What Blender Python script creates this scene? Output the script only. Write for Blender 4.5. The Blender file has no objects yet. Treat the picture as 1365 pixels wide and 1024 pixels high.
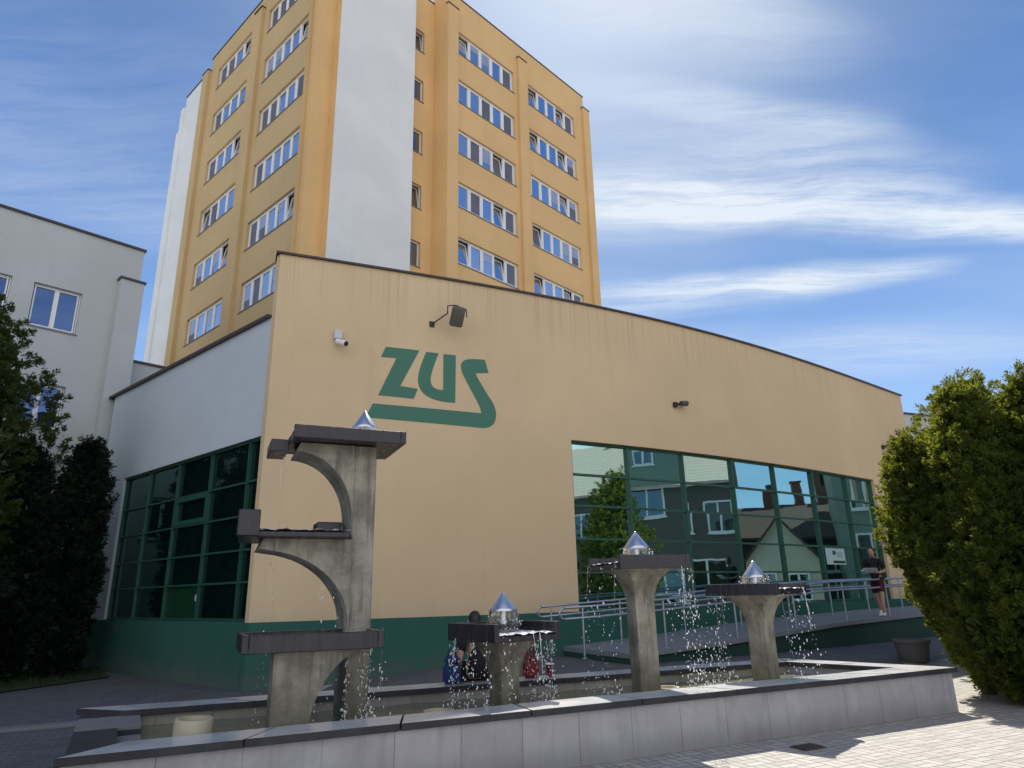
import bpy, bmesh, math, random
import numpy as np
from mathutils import Vector, Matrix, Euler
R = math.radians
random.seed(7); RNG = np.random.default_rng(7)
scene = bpy.context.scene
COL = scene.collection

# ------------------------------------------------------------------ camera
cam_data = bpy.data.cameras.new("camera"); cam = bpy.data.objects.new("camera", cam_data); COL.objects.link(cam)
cam_data.sensor_width = 36.0; cam_data.lens = 24.1; cam_data.clip_end = 3000; cam_data.clip_start = 0.1
pitch, roll = 0.29832, -0.02192
fwd = Vector((0, math.cos(pitch), math.sin(pitch))); up0 = Vector((0, -math.sin(pitch), math.cos(pitch))); rt0 = Vector((1, 0, 0))
rt = rt0*math.cos(roll) + up0*math.sin(roll); up = up0*math.cos(roll) - rt0*math.sin(roll)
cam.matrix_world = Matrix(((rt.x, up.x, -fwd.x, 0), (rt.y, up.y, -fwd.y, 0), (rt.z, up.z, -fwd.z, 1.6), (0, 0, 0, 1)))
scene.camera = cam

# ------------------------------------------------------------------ light
SUN_AZ, SUN_EL = R(7.0), R(48.8)
sun_dir = Vector((math.sin(SUN_AZ)*math.cos(SUN_EL), math.cos(SUN_AZ)*math.cos(SUN_EL), math.sin(SUN_EL)))
sl = bpy.data.lights.new("sun", 'SUN'); sl.energy = 4.2; sl.angle = R(0.5); sl.color = (1.0, 0.94, 0.84)
so = bpy.data.objects.new("sun", sl); COL.objects.link(so); so.rotation_euler = sun_dir.to_track_quat('Z', 'Y').to_euler()
vs = scene.view_settings; vs.view_transform = 'Standard'; vs.look = 'None'; vs.exposure = 0.75; vs.gamma = 1.0; vs.use_curve_mapping = False
scene.cycles.max_bounces = 8; scene.cycles.transparent_max_bounces = 8; scene.cycles.sample_clamp_indirect = 6.0
scene.cycles.caustics_reflective = False; scene.cycles.caustics_refractive = False
SKY_STRENGTH = 0.10

# ------------------------------------------------------------------ node helper
class NT:
    def __init__(s, tree): s.t = tree; s.n = tree.nodes; s.l = tree.links
    def new(s, typ, **kw):
        n = s.n.new(typ)
        for k, v in kw.items(): setattr(n, k, v)
        return n
    def put(s, sock, v):
        if hasattr(v, 'is_output') or isinstance(v, bpy.types.NodeSocket): s.l.new(v, sock)
        elif v is not None: sock.default_value = v
    def math(s, op, a, b=None, c=None, clamp=False):
        n = s.new('ShaderNodeMath', operation=op); n.use_clamp = clamp
        s.put(n.inputs[0], a)
        if b is not None: s.put(n.inputs[1], b)
        if c is not None: s.put(n.inputs[2], c)
        return n.outputs[0]
    def mix(s, fac, a, b, blend='MIX'):
        n = s.new('ShaderNodeMix', data_type='RGBA', blend_type=blend)
        s.put(n.inputs[0], fac); s.put(n.inputs[6], a); s.put(n.inputs[7], b)
        return n.outputs[2]
    def noise(s, vec, scale, detail=4, rough=.55, dist=0.0, out='Fac'):
        n = s.new('ShaderNodeTexNoise'); s.put(n.inputs['Vector'], vec)
        n.inputs['Scale'].default_value = scale; n.inputs['Detail'].default_value = detail
        n.inputs['Roughness'].default_value = rough; n.inputs['Distortion'].default_value = dist
        return n.outputs[out] if out == 'Fac' else n.outputs['Color']
    def ramp(s, fac, stops):
        n = s.new('ShaderNodeValToRGB'); s.put(n.inputs[0], fac)
        el = n.color_ramp.elements
        while len(el) < len(stops): el.new(0.5)
        for e, (p, c) in zip(el, stops):
            e.position = p; e.color = c if len(c) == 4 else (*c, 1)
        return n.outputs[0]
    def smap(s, v, a, b, c=0., d=1.):
        n = s.new('ShaderNodeMapRange', interpolation_type='SMOOTHSTEP'); s.put(n.inputs[0], v)
        n.inputs[1].default_value = a; n.inputs[2].default_value = b; n.inputs[3].default_value = c; n.inputs[4].default_value = d
        return n.outputs[0]
    def mapping(s, vec, loc=(0, 0, 0), rot=(0, 0, 0), scale=(1, 1, 1), typ='POINT'):
        n = s.new('ShaderNodeMapping', vector_type=typ); s.put(n.inputs[0], vec)
        n.inputs[1].default_value = loc; n.inputs[2].default_value = rot; n.inputs[3].default_value = scale
        return n.outputs[0]
    def sep(s, v):
        n = s.new('ShaderNodeSeparateXYZ'); s.put(n.inputs[0], v); return n.outputs
    def comb(s, x=0., y=0., z=0.):
        n = s.new('ShaderNodeCombineXYZ'); s.put(n.inputs[0], x); s.put(n.inputs[1], y); s.put(n.inputs[2], z); return n.outputs[0]
    def bump(s, h, strength=.3, dist=.02):
        n = s.new('ShaderNodeBump'); s.put(n.inputs['Height'], h); n.inputs['Strength'].default_value = strength; n.inputs['Distance'].default_value = dist
        return n.outputs[0]

# ------------------------------------------------------------------ sky
world = bpy.data.worlds.new("World"); scene.world = world; world.use_nodes = True
W = NT(world.node_tree)
bg = [n for n in W.n if n.type == 'BACKGROUND'][0]
sky = W.new('ShaderNodeTexSky', sky_type='NISHITA'); sky.sun_disc = False; sky.sun_elevation = SUN_EL; sky.sun_rotation = SUN_AZ
sky.altitude = 200; sky.air_density = 1.0; sky.dust_density = 0.6; sky.ozone_density = 2.5
tc = W.new('ShaderNodeTexCoord'); dx, dy, dz = W.sep(tc.outputs['Generated'])
dzc = W.math('MAXIMUM', dz, 0.04)
pv = W.comb(W.math('DIVIDE', dx, dzc), W.math('DIVIDE', dy, dzc), 0.)          # the cloud layer seen as a flat sheet overhead
warp = W.noise(pv, 1.6, 3, .5, out='Color')
wv = W.new('ShaderNodeVectorMath', operation='MULTIPLY_ADD'); W.put(wv.inputs[0], warp); wv.inputs[1].default_value = (.22, .22, 0); wv.inputs[2].default_value = (-.11, -.11, 0)
wadd = W.new('ShaderNodeVectorMath', operation='ADD'); W.put(wadd.inputs[0], pv); W.put(wadd.inputs[1], wv.outputs[0]); pvw = wadd.outputs[0]
wisp = W.noise(W.mapping(pvw, rot=(0, 0, R(-14)), scale=(.9, 7.5, 1)), 1.5, 9, .60, .12)
wisp2 = W.noise(W.mapping(pvw, loc=(4, 2, 0), rot=(0, 0, R(-24)), scale=(1.5, 5.5, 1)), 3.4, 9, .66, .2)
wisp3 = W.noise(W.mapping(pvw, loc=(1, 9, 0), rot=(0, 0, R(-17)), scale=(1.2, 9.0, 1)), 7., 6, .7)
fine = W.math('ADD', W.math('ADD', W.math('MULTIPLY', wisp, .48), W.math('MULTIPLY', wisp2, .32)), W.math('MULTIPLY', wisp3, .20))
def blob(cx, cy, ang, lx, ly, amp):
    g = W.new('ShaderNodeTexGradient', gradient_type='SPHERICAL')
    m = W.mapping(pvw, loc=(cx, cy, 0), rot=(0, 0, R(ang)), scale=(lx, ly, 1), typ='TEXTURE')
    W.put(g.inputs[0], m)
    return W.math('MULTIPLY', W.smap(g.outputs['Fac'], 0., .8), amp)
CLOUDS = [(0.95, 1.70, 7, 1.05, .20, .92), (0.25, 1.66, 3, .75, .26, .75), (1.6, 1.80, 10, .55, .13, .7), (0.80, 1.47, 14, .55, .16, .40), (1.12, 2.12, -14, .42, .19, .80), (.75, 2.16, -4, .5, .15, .5),
          (.45, 2.25, 0, .8, .25, .55), (0.5, 1.26, 14, .6, .08, .42), (.3, .98, 20, .5, .16, .5), (-1.0, 1.5, 35, 1.1, .45, .22), (-.9, 1.05, 30, .9, .3, .12), (1.5, 2.9, 0, 1.6, .5, .35), (.5, 1.4, 10, .6, .3, .25)]
tot = None
for c in CLOUDS:
    b = blob(*c); tot = b if tot is None else W.math('ADD', tot, b)
cl = W.math('MULTIPLY', tot, W.smap(fine, .22, .68))
veil = W.math('MULTIPLY', W.smap(W.noise(W.mapping(pvw, scale=(.5, 1.2, 1)), 1.3, 6, .55), .30, .75), .15)
cl = W.math('MINIMUM', W.math('ADD', cl, veil), .93)
cl = W.math('MULTIPLY', cl, W.smap(dz, .03, .12))
# sun aureole in the thin cirrus: depends on the direction of the sun only
dt = W.new('ShaderNodeVectorMath', operation='DOT_PRODUCT'); W.put(dt.inputs[0], tc.outputs['Generated']); dt.inputs[1].default_value = sun_dir
dotp = W.math('MAXIMUM', dt.outputs['Value'], 0.)
aur = W.math('POWER', dotp, 22.)
front_tint = W.mix(W.math('POWER', dotp, 3.), (.36, .63, .93, 1), (.175, .325, .475, 1))
# unseen bright clouds added opposite the sun to lift the shaded walls
back = W.smap(W.math('ADD', W.math('ADD', W.math('MULTIPLY', dy, -1.0), W.math('MULTIPLY', dx, .22)), W.math('MULTIPLY', dz, .05)), .26, .66)
bn = W.noise(W.mapping(pvw, loc=(3, 7, 0)), .9, 7, .6)
fill_bank = W.math('MULTIPLY', back, W.smap(bn, .30, .52))
tint = W.mix(back, front_tint, (.9, .95, 1.0, 1))
deep = W.mix(1.0, sky.outputs[0], tint, 'MULTIPLY')
deep = W.mix(W.smap(dz, .62, .08, 0., .42), deep, (3.7, 4.5, 5.5, 1))
skyc = W.mix(cl, deep, (4.9, 5.4, 5.9, 1))
skyc = W.mix(W.math('MULTIPLY', aur, .56), skyc, (5.2, 5.4, 5.9, 1))
skyc = W.mix(fill_bank, skyc, (7.0, 7.0, 7.3, 1))
W.put(bg.inputs[0], skyc); bg.inputs[1].default_value = SKY_STRENGTH

# ------------------------------------------------------------------ materials
def newmat(name):
    m = bpy.data.materials.new(name); m.use_nodes = True
    t = NT(m.node_tree); p = [n for n in t.n if n.type == 'BSDF_PRINCIPLED'][0]
    return m, t, p
def objco(t): return t.new('ShaderNodeTexCoord').outputs['Object']
def geoco(t): return t.new('ShaderNodeNewGeometry').outputs['Position']
def mat_plain(name, col, rough=.6, metal=0., var=.12, scale=3., bump=0., bscale=40., spec=.5):
    m, t, p = newmat(name); co = objco(t)
    n = t.noise(co, scale, 5, .6)
    c = t.mix(n, tuple(x*(1-var) for x in col)+(1,), tuple(min(1, x*(1+var)) for x in col)+(1,))
    t.put(p.inputs['Base Color'], c); p.inputs['Roughness'].default_value = rough; p.inputs['Metallic'].default_value = metal
    p.inputs['Specular IOR Level'].default_value = spec
    if bump: t.put(p.inputs['Normal'], t.bump(t.noise(co, bscale, 4, .6), bump, .01))
    return m
def mat_render(name, col, stain=.18, streak=True, dirt=(.55, .5, .42)):
    """painted plaster: fine grain, faint blotches, rain streaks running down"""
    m, t, p = newmat(name); co = geoco(t)
    big = t.noise(co, .35, 5, .6); mid = t.noise(co, 2.2, 5, .6)
    c = t.mix(t.smap(big, .35, .7), tuple(x*.95 for x in col)+(1,), tuple(x*1.04 for x in col)+(1,))
    c = t.mix(t.math('MULTIPLY', t.smap(mid, .5, .75), stain*.5), c, tuple(x*y*1.4 for x, y in zip(col, dirt))+(1,))
    if streak:
        st = t.noise(t.mapping(co, scale=(3.2, 3.2, .16)), 1.6, 5, .65)
        c = t.mix(t.math('MULTIPLY', t.smap(st, .55, .8), stain), c, tuple(x*y for x, y in zip(col, dirt))+(1,))
        run = t.noise(t.mapping(co, scale=(5.5, 5.5, .05)), 1.9, 5, .6); zz = t.sep(co)[2]
        top = t.smap(t.math('ADD', zz, t.math('MULTIPLY', run, 2.2)), 8.6, 10.2) if name.startswith('beige') else 0.
        c = t.mix(t.math('MULTIPLY', t.math('MULTIPLY', t.smap(run, .50, .66), top), .26), c, tuple(x*.55 for x in col)+(1,)) if name.startswith('beige') else c
        if name.startswith(('beige', 'dark green')):
            foot = t.math('MULTIPLY', t.smap(t.math('ADD', zz, t.math('MULTIPLY', t.noise(co, 1.6, 6, .65), .9)), 1.15 if name[0] == 'd' else 2.2, .35 if name[0] == 'd' else 1.4), .45 if name[0] == 'd' else .16)
            c = t.mix(foot, c, (.13, .125, .11, 1))
    t.put(p.inputs['Base Color'], c); p.inputs['Roughness'].default_value = .9; p.inputs['Specular IOR Level'].default_value = .25
    lo = t.smap(t.noise(t.mapping(co, scale=(1, 1, .7)), 5.5, 6, .7), .35, .8)
    t.put(p.inputs['Normal'], t.bump(t.math('ADD', t.noise(co, 90, 3, .6), t.math('MULTIPLY', lo, 1.2)), .35, .006))
    return m
M = {}
M['beige'] = mat_render('beige render', (.665, .512, .322), .14)
M['hall_white'] = mat_render('white render', (.56, .63, .68), .10)
M['left_white'] = mat_render('off white render', (.52, .545, .54), .16)
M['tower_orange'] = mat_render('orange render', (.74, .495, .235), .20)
M['tower_orange_shade'] = mat_render('tan render', (.58, .42, .215), .22)  # same paint as the right face, with the left face's shade in the colour
M['tower_white'] = mat_render('tower white render', (.78, .80, .79), .10)
M['plinth'] = mat_render('dark green plinth paint', (.030, .115, .092), .22)
M['logo'] = mat_plain('green logo paint', (.060, .185, .130), .75, var=.05, bump=.1, bscale=80)
M['coping_metal'] = mat_plain('brown sheet metal coping', (.055, .042, .040), .45, .2, var=.2)
M['green_metal'] = mat_plain('green window profile', (.020, .090, .060), .45, var=.1)
M['white_pvc'] = mat_plain('white plastic frame', (.80, .81, .82), .4, var=.03)
M['sill'] = mat_plain('grey sill', (.20, .20, .21), .5, .3)
M['steel_rail'] = mat_plain('galvanised rail', (.36, .41, .47), .38, .75, var=.15, scale=8)
M['black'] = mat_plain('black plastic', (.018, .018, .022), .5)
M['grey_dark'] = mat_plain('dark grey casing', (.07, .075, .085), .45)
M['grey_light'] = mat_plain('light grey casing', (.55, .57, .58), .5)
M['skin'] = mat_plain('skin', (.48, .28, .20), .55, var=.06, scale=9)
M['hair'] = mat_plain('dark hair', (.018, .013, .011), .5, var=.3, scale=30)
M['black_cloth'] = mat_plain('black cloth', (.014, .014, .019), .9, var=.3, scale=12, bump=.4, bscale=30)
M['plum_cloth'] = mat_plain('dark plum cloth', (.06, .014, .022), .9, var=.3, scale=12, bump=.3, bscale=30)
M['blue_cloth'] = mat_plain('blue denim', (.013, .040, .135), .85, var=.3, scale=14, bump=.4, bscale=40)
M['red_cloth'] = mat_plain('red fabric', (.17, .014, .018), .7, var=.2, scale=14)
M['white_shoe'] = mat_plain('white shoe', (.75, .75, .74), .5, var=.05)
M['paper'] = mat_plain('paper', (.82, .83, .86), .7, var=.02)
M['bark'] = mat_plain('bark', (.07, .05, .035), .9, var=.4, scale=12, bump=.6, bscale=25)
M['concrete_ramp'] = mat_plain('ramp concrete', (.19, .205, .23), .85, var=.15, scale=2.5, bump=.3, bscale=60)
M['ramp_green'] = mat_render('ramp side dark green', (.022, .06, .05), .25)
M['kerb'] = mat_plain('kerb concrete', (.15, .155, .165), .85, var=.15, bump=.3)
M['drain'] = mat_plain('cast iron', (.11, .085, .075), .6, .4, var=.3, scale=20)
M['cone'] = mat_plain('brushed stainless', (.62, .63, .66), .30, 1.0, var=.08, scale=14)
M['roof_dark'] = mat_plain('roofing felt', (.05, .05, .055), .9)

def mat_glass(name, tint, dark, refl, rough=.015, wav=.0, fres=.6):
    m, t, p = newmat(name); t.n.remove(p); out = [n for n in t.n if n.type == 'OUTPUT_MATERIAL'][0]
    g = t.new('ShaderNodeBsdfGlossy'); g.inputs['Color'].default_value = (*tint, 1); g.inputs['Roughness'].default_value = rough
    d = t.new('ShaderNodeBsdfDiffuse'); co = geoco(t)
    c = t.mix(t.noise(co, 1.3, 3), tuple(x*.6 for x in dark)+(1,), tuple(x*1.4 for x in dark)+(1,)); t.put(d.inputs[0], c)
    lw = t.new('ShaderNodeLayerWeight'); lw.inputs[0].default_value = .35
    f = t.math('ADD', refl, t.math('MULTIPLY', lw.outputs['Fresnel'], fres), clamp=True)
    if wav:
        t.put(g.inputs['Normal'], t.bump(t.noise(co, .9, 2, .4), wav, .02))
    mx = t.new('ShaderNodeMixShader'); t.put(mx.inputs[0], f); t.l.new(d.outputs[0], mx.inputs[1]); t.l.new(g.outputs[0], mx.inputs[2])
    t.l.new(mx.outputs[0], out.inputs[0]); return m
M['glass_green'] = mat_glass('green solar glass', (.60, .95, .91), (.004, .018, .015), .66, wav=.10)
M['glass_dim'] = mat_glass('dark green glass', (.40, .66, .64), (.003, .014, .012), .22, wav=.12)
M['glass_tower'] = mat_glass('window glass', (.72, .76, .82), (.03, .04, .055), .46, wav=.06)
M['glass_blind'] = mat_glass('window with curtain', (.75, .8, .9), (.15, .135, .12), .03, fres=.12)
M['glass_left'] = mat_glass('blue window glass', (.16, .28, .60), (.010, .022, .065), .34, wav=.06)
M['glass_house'] = mat_glass('old house window glass', (.45, .52, .60), (.02, .022, .025), .30)
M['glass_shade'] = mat_glass('window with drawn blind', (.75, .8, .9), (.42, .42, .42), .16, fres=.3)
M['glass_dark'] = mat_glass('dark stair window glass', (.7, .75, .8), (.060, .056, .052), .05, fres=.2)
M['green_panel'] = mat_plain('green glazing panel', (.006, .045, .022), .4)

def mat_concrete():
    m, t, p = newmat('weathered fountain concrete'); co = geoco(t)
    a = t.noise(co, 2.6, 8, .65); b = t.noise(co, 14, 6, .7); st = t.noise(t.mapping(co, scale=(7, 7, .55)), 1.6, 6, .65)
    c = t.mix(t.smap(a, .3, .7), (.125, .115, .092, 1), (.33, .315, .262, 1))
    c = t.mix(t.math('MULTIPLY', t.smap(st, .48, .70), .80), c, (.075, .068, .046, 1))
    lime = t.noise(t.mapping(co, loc=(3, 1, 0), scale=(9, 9, .4)), 1.4, 5, .6); c = t.mix(t.math('MULTIPLY', t.smap(lime, .58, .72), .6), c, (.46, .45, .40, 1))
    c = t.mix(t.math('MULTIPLY', t.smap(b, .55, .8), .5), c, (.42, .41, .37, 1))
    z = t.sep(co)[2]
    c = t.mix(t.math('MULTIPLY', t.smap(z, 1.05, .45), .6), c, (.085, .080, .045, 1))          # algae band near the water line
    t.put(p.inputs['Base Color'], c); p.inputs['Roughness'].default_value = .62
    h = t.math('ADD', t.math('MULTIPLY', a, .6), t.math('MULTIPLY', b, .5)); t.put(p.inputs['Normal'], t.bump(h, .7, .03))
    return m
M['concrete'] = mat_concrete()
def mat_tray():
    m, t, p = newmat('wet dark tray coating'); co = geoco(t)
    st = t.noise(t.mapping(co, scale=(9, 9, 1.0)), 1.5, 6, .7)
    c = t.mix(t.smap(st, .35, .85), (.016, .014, .021, 1), (.046, .042, .052, 1))
    t.put(p.inputs['Base Color'], c); t.put(p.inputs['Roughness'], t.smap(st, .3, .8, .2, .5)); t.put(p.inputs['Normal'], t.bump(st, .3, .01))
    return m
M['tray'] = mat_tray()
def mat_slabs(name, base, wid, hgt):
    m, t, p = newmat(name); co = objco(t); x, y, z = t.sep(co)
    v = t.comb(x, z, 0.)
    br = t.new('ShaderNodeTexBrick'); t.put(br.inputs['Vector'], v); br.offset = 0.0
    br.inputs['Scale'].default_value = 1.0; br.inputs['Mortar Size'].default_value = .004; br.inputs['Brick Width'].default_value = wid; br.inputs['Row Height'].default_value = hgt
    br.inputs['Color1'].default_value = (*[c*.88 for c in base], 1); br.inputs['Color2'].default_value = (*[c*1.1 for c in base], 1); br.inputs['Mortar'].default_value = (.16, .155, .16, 1)
    br.inputs['Bias'].default_value = 0.
    a = t.noise(co, 1.8, 6, .6); st = t.noise(t.mapping(co, scale=(6, 6, .5)), 1.3, 5, .6); b = t.noise(co, 30, 4, .6)
    c = t.mix(t.math('MULTIPLY', t.smap(a, .42, .72), .55), br.outputs[0], tuple(x*1.36 for x in base)+(1,))
    c = t.mix(t.math('MULTIPLY', t.smap(t.noise(t.mapping(co, loc=(5, 1, 3), scale=(1, 1, .6)), 3.1, 7, .68), .5, .72), .5), c, tuple(x*.68 for x in base)+(1,))
    c = t.mix(t.math('MULTIPLY', t.smap(st, .5, .78), .45), c, tuple(x*.5 for x in base)+(1,))
    c = t.mix(t.math('MULTIPLY', t.smap(z, .28, .02), .35), c, (.10, .095, .075, 1))
    t.put(p.inputs['Base Color'], c); p.inputs['Roughness'].default_value = .6
    t.put(p.inputs['Normal'], t.bump(t.math('ADD', t.math('MULTIPLY', br.outputs['Fac'], -1.), t.math('MULTIPLY', b, .2)), .5, .01)); return m
M['slab'] = mat_slabs('grey stone cladding slabs', (.34, .335, .36), .62, 3.)
M['slab_in'] = mat_slabs('inner stone cladding', (.30, .29, .265), .55, 3.)
def mat_granite():
    m, t, p = newmat('polished dark granite coping'); co = geoco(t)
    b = t.noise(co, 60, 4, .7); a = t.noise(co, 2, 4, .6)
    c = t.mix(b, (.014, .014, .018, 1), (.05, .05, .056, 1)); c = t.mix(t.math('MULTIPLY', t.smap(a, .4, .7), .5), c, (.075, .08, .085, 1))
    t.put(p.inputs['Base Color'], c); t.put(p.inputs['Roughness'], t.smap(a, .3, .7, .5, .7)); p.inputs['Specular IOR Level'].default_value = .25
    return m
M['granite'] = mat_granite()
def mat_granite_top():  # paler than the edges: sky sheen and sun glare put into the colour
    m, t, p = newmat('pale granite top with painted sheen'); co = geoco(t)
    b = t.noise(co, 70, 4, .7); a = t.noise(co, 1.7, 6, .65)
    c = t.mix(b, (.46, .465, .47, 1), (.66, .665, .67, 1)); c = t.mix(t.math('MULTIPLY', t.smap(a, .45, .75), .55), c, (.36, .36, .36, 1))
    t.put(p.inputs['Base Color'], c); t.put(p.inputs['Roughness'], t.smap(a, .35, .7, .26, .14)); return m
M['granite_top'] = mat_granite_top()
def mat_water():
    m, t, p = newmat('rippled fountain water'); co = geoco(t)
    n1 = t.noise(co, 6, 4, .6, .6); n2 = t.noise(co, 22, 3, .6)
    p.inputs['Base Color'].default_value = (.17, .17, .11, 1); p.inputs['Roughness'].default_value = .06; p.inputs['IOR'].default_value = 1.33
    t.put(p.inputs['Normal'], t.bump(t.math('ADD', n1, t.math('MULTIPLY', n2, .5)), .55, .03)); return m
M['water'] = mat_water()
def mat_drop():
    m, t, p = newmat('falling water'); p.inputs['Base Color'].default_value = (.95, .97, 1, 1); p.inputs['Roughness'].default_value = .08
    p.inputs['IOR'].default_value = 1.33; p.inputs['Transmission Weight'].default_value = .15
    t.put(p.inputs['Normal'], t.bump(t.noise(geoco(t), 40, 2), .3, .01)); return m
M['drop'] = mat_drop()
def mat_clear():
    m, t, p = newmat('clear water film'); p.inputs['Base Color'].default_value = (.97, .99, 1, 1); p.inputs['Roughness'].default_value = .03
    p.inputs['IOR'].default_value = 1.20; p.inputs['Transmission Weight'].default_value = .96
    t.put(p.inputs['Normal'], t.bump(t.noise(t.mapping(geoco(t), scale=(1, 1, .45)), 34, 3), .8, .02)); return m
M['clear'] = mat_clear()
def mat_paving():
    m, t, p = newmat('pale basket weave pavers'); co = t.mapping(geoco(t), rot=(0, 0, -R(26.0)))
    x, y, z = t.sep(co); S = 1/.215
    xs = t.math('MULTIPLY', x, S); ys = t.math('MULTIPLY', y, S)
    ck = t.math('FLOORED_MODULO', t.math('ADD', t.math('FLOOR', xs), t.math('FLOOR', ys)), 2.)
    fx = t.math('FRACT', xs); fy = t.math('FRACT', ys)
    # two pavers side by side in every cell, turned by 90 degrees from cell to cell
    u = t.math('ADD', t.math('MULTIPLY', ck, fx), t.math('MULTIPLY', t.math('SUBTRACT', 1., ck), fy))
    v = t.math('ADD', t.math('MULTIPLY', ck, fy), t.math('MULTIPLY', t.math('SUBTRACT', 1., ck), fx))
    uu = t.math('FRACT', t.math('MULTIPLY', u, 2.))
    e1 = t.math('MULTIPLY', t.math('MINIMUM', uu, t.math('SUBTRACT', 1., uu)), .5); e2 = t.math('MINIMUM', v, t.math('SUBTRACT', 1., v))
    edge = t.smap(t.math('MINIMUM', e1, e2), .018, .042)
    half = t.math('FLOOR', t.math('MULTIPLY', u, 2.))
    wn = t.new('ShaderNodeTexWhiteNoise', noise_dimensions='3D'); t.put(wn.inputs['Vector'], t.comb(t.math('FLOOR', xs), t.math('FLOOR', ys), half))
    a = t.noise(geoco(t), .8, 6, .65); b = t.noise(geoco(t), 25, 5, .7)
    c = t.mix(wn.outputs['Value'], (.34, .325, .295, 1), (.44, .42, .385, 1))
    c = t.mix(t.math('MULTIPLY', t.smap(a, .45, .75), .45), c, (.33, .29, .25, 1)); c = t.mix(t.math('MULTIPLY', t.smap(b, .55, .8), .35), c, (.30, .28, .25, 1))
    c = t.mix(edge, (.16, .145, .125, 1), c)
    t.put(p.inputs['Base Color'], c); p.inputs['Roughness'].default_value = .85
    t.put(p.inputs['Normal'], t.bump(t.math('ADD', edge, t.math('MULTIPLY', b, .25)), .6, .008)); return m
M['paving'] = mat_paving()
def mat_shade_paving():  # darker than the pale pavers so that the tone carries the shade
    m, t, p = newmat('pavers darkened for shade'); co = t.mapping(geoco(t), rot=(0, 0, -R(26.0)))
    br = t.new('ShaderNodeTexBrick'); t.put(br.inputs['Vector'], co); br.inputs['Scale'].default_value = 1.; br.inputs['Brick Width'].default_value = .2; br.inputs['Row Height'].default_value = .1
    br.inputs['Mortar Size'].default_value = .005; br.inputs['Color1'].default_value = (.075, .08, .09, 1); br.inputs['Color2'].default_value = (.115, .12, .13, 1); br.inputs['Mortar'].default_value = (.03, .03, .03, 1)
    a = t.noise(co, .7, 6, .65)
    c = t.mix(t.math('MULTIPLY', t.smap(a, .4, .75), .5), br.outputs[0], (.06, .062, .07, 1))
    t.put(p.inputs['Base Color'], c); p.inputs['Roughness'].default_value = .8
    t.put(p.inputs['Normal'], t.bump(t.math('MULTIPLY', br.outputs['Fac'], -1.), .4, .008)); return m
M['shade_paving'] = mat_shade_paving()
def mat_leaf(name, c1, c2, c3, trans=.35, scale=2.0):
    m, t, p = newmat(name); t.n.remove(p); out = [n for n in t.n if n.type == 'OUTPUT_MATERIAL'][0]; co = geoco(t)
    n = t.noise(co, scale, 4, .6); n2 = t.noise(co, 17, 3, .7)
    c = t.mix(t.smap(n, .35, .68), (*c1, 1), (*c2, 1)); c = t.mix(t.math('MULTIPLY', t.smap(n2, .5, .75), .6), c, (*c3, 1))
    d = t.new('ShaderNodeBsdfPrincipled'); t.put(d.inputs['Base Color'], c); d.inputs['Roughness'].default_value = .6; d.inputs['Specular IOR Level'].default_value = .25
    tr = t.new('ShaderNodeBsdfTranslucent'); t.put(tr.inputs[0], t.mix(.55, c, (c3[0]*2.2, c3[1]*1.9, c3[2]*.8, 1)))
    mx = t.new('ShaderNodeMixShader'); mx.inputs[0].default_value = trans; t.l.new(d.outputs[0], mx.inputs[1]); t.l.new(tr.outputs[0], mx.inputs[2]); t.l.new(mx.outputs[0], out.inputs[0]); return m
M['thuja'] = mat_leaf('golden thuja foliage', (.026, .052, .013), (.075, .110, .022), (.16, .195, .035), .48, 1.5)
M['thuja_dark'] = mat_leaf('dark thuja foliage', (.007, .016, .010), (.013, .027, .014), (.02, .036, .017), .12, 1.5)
M['decid'] = mat_leaf('broadleaf foliage', (.022, .046, .014), (.060, .088, .026), (.11, .14, .04), .35, 1.4)
M['grass'] = mat_leaf('grass blades', (.02, .05, .012), (.035, .07, .02), (.05, .09, .02), .25, 3.)
def mat_tiles(name, c1, c2):
    m, t, p = newmat(name); co = objco(t); z = t.sep(co)[2]; y = t.sep(co)[1]
    w = t.math('FRACT', t.math('MULTIPLY', z, 4.2)); wy = t.math('FRACT', t.math('MULTIPLY', y, 3.6))
    c = t.mix(t.noise(co, 2.5, 5, .7), (*c1, 1), (*c2, 1)); c = t.mix(t.smap(w, .12, .0), c, (c1[0]*.35, c1[1]*.35, c1[2]*.35, 1))
    t.put(p.inputs['Base Color'], c); p.inputs['Roughness'].default_value = .8; t.put(p.inputs['Normal'], t.bump(t.math('ADD', w, t.math('MULTIPLY', wy, .4)), .6, .04)); return m
M['tiles_pale'] = mat_tiles('weathered pale roof tiles', (.46, .36, .31), (.60, .49, .43))
M['tiles_dark'] = mat_tiles('dark red roof tiles', (.055, .032, .028), (.09, .05, .042))
M['house_green'] = mat_render('grey green render', (.20, .27, .24), .25)
M['house_cream'] = mat_render('cream render', (.50, .49, .42), .30)
M['house_grey'] = mat_render('grey render', (.105, .10, .10), .3)
M['car_white'] = mat_plain('white car paint', (.75, .76, .77), .25, var=.02)
M['car_grey'] = mat_plain('silver car paint', (.35, .37, .40), .3, .5, var=.02)
M['brick'] = mat_plain('brick chimney', (.22, .10, .07), .85, var=.3, scale=9)

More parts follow.
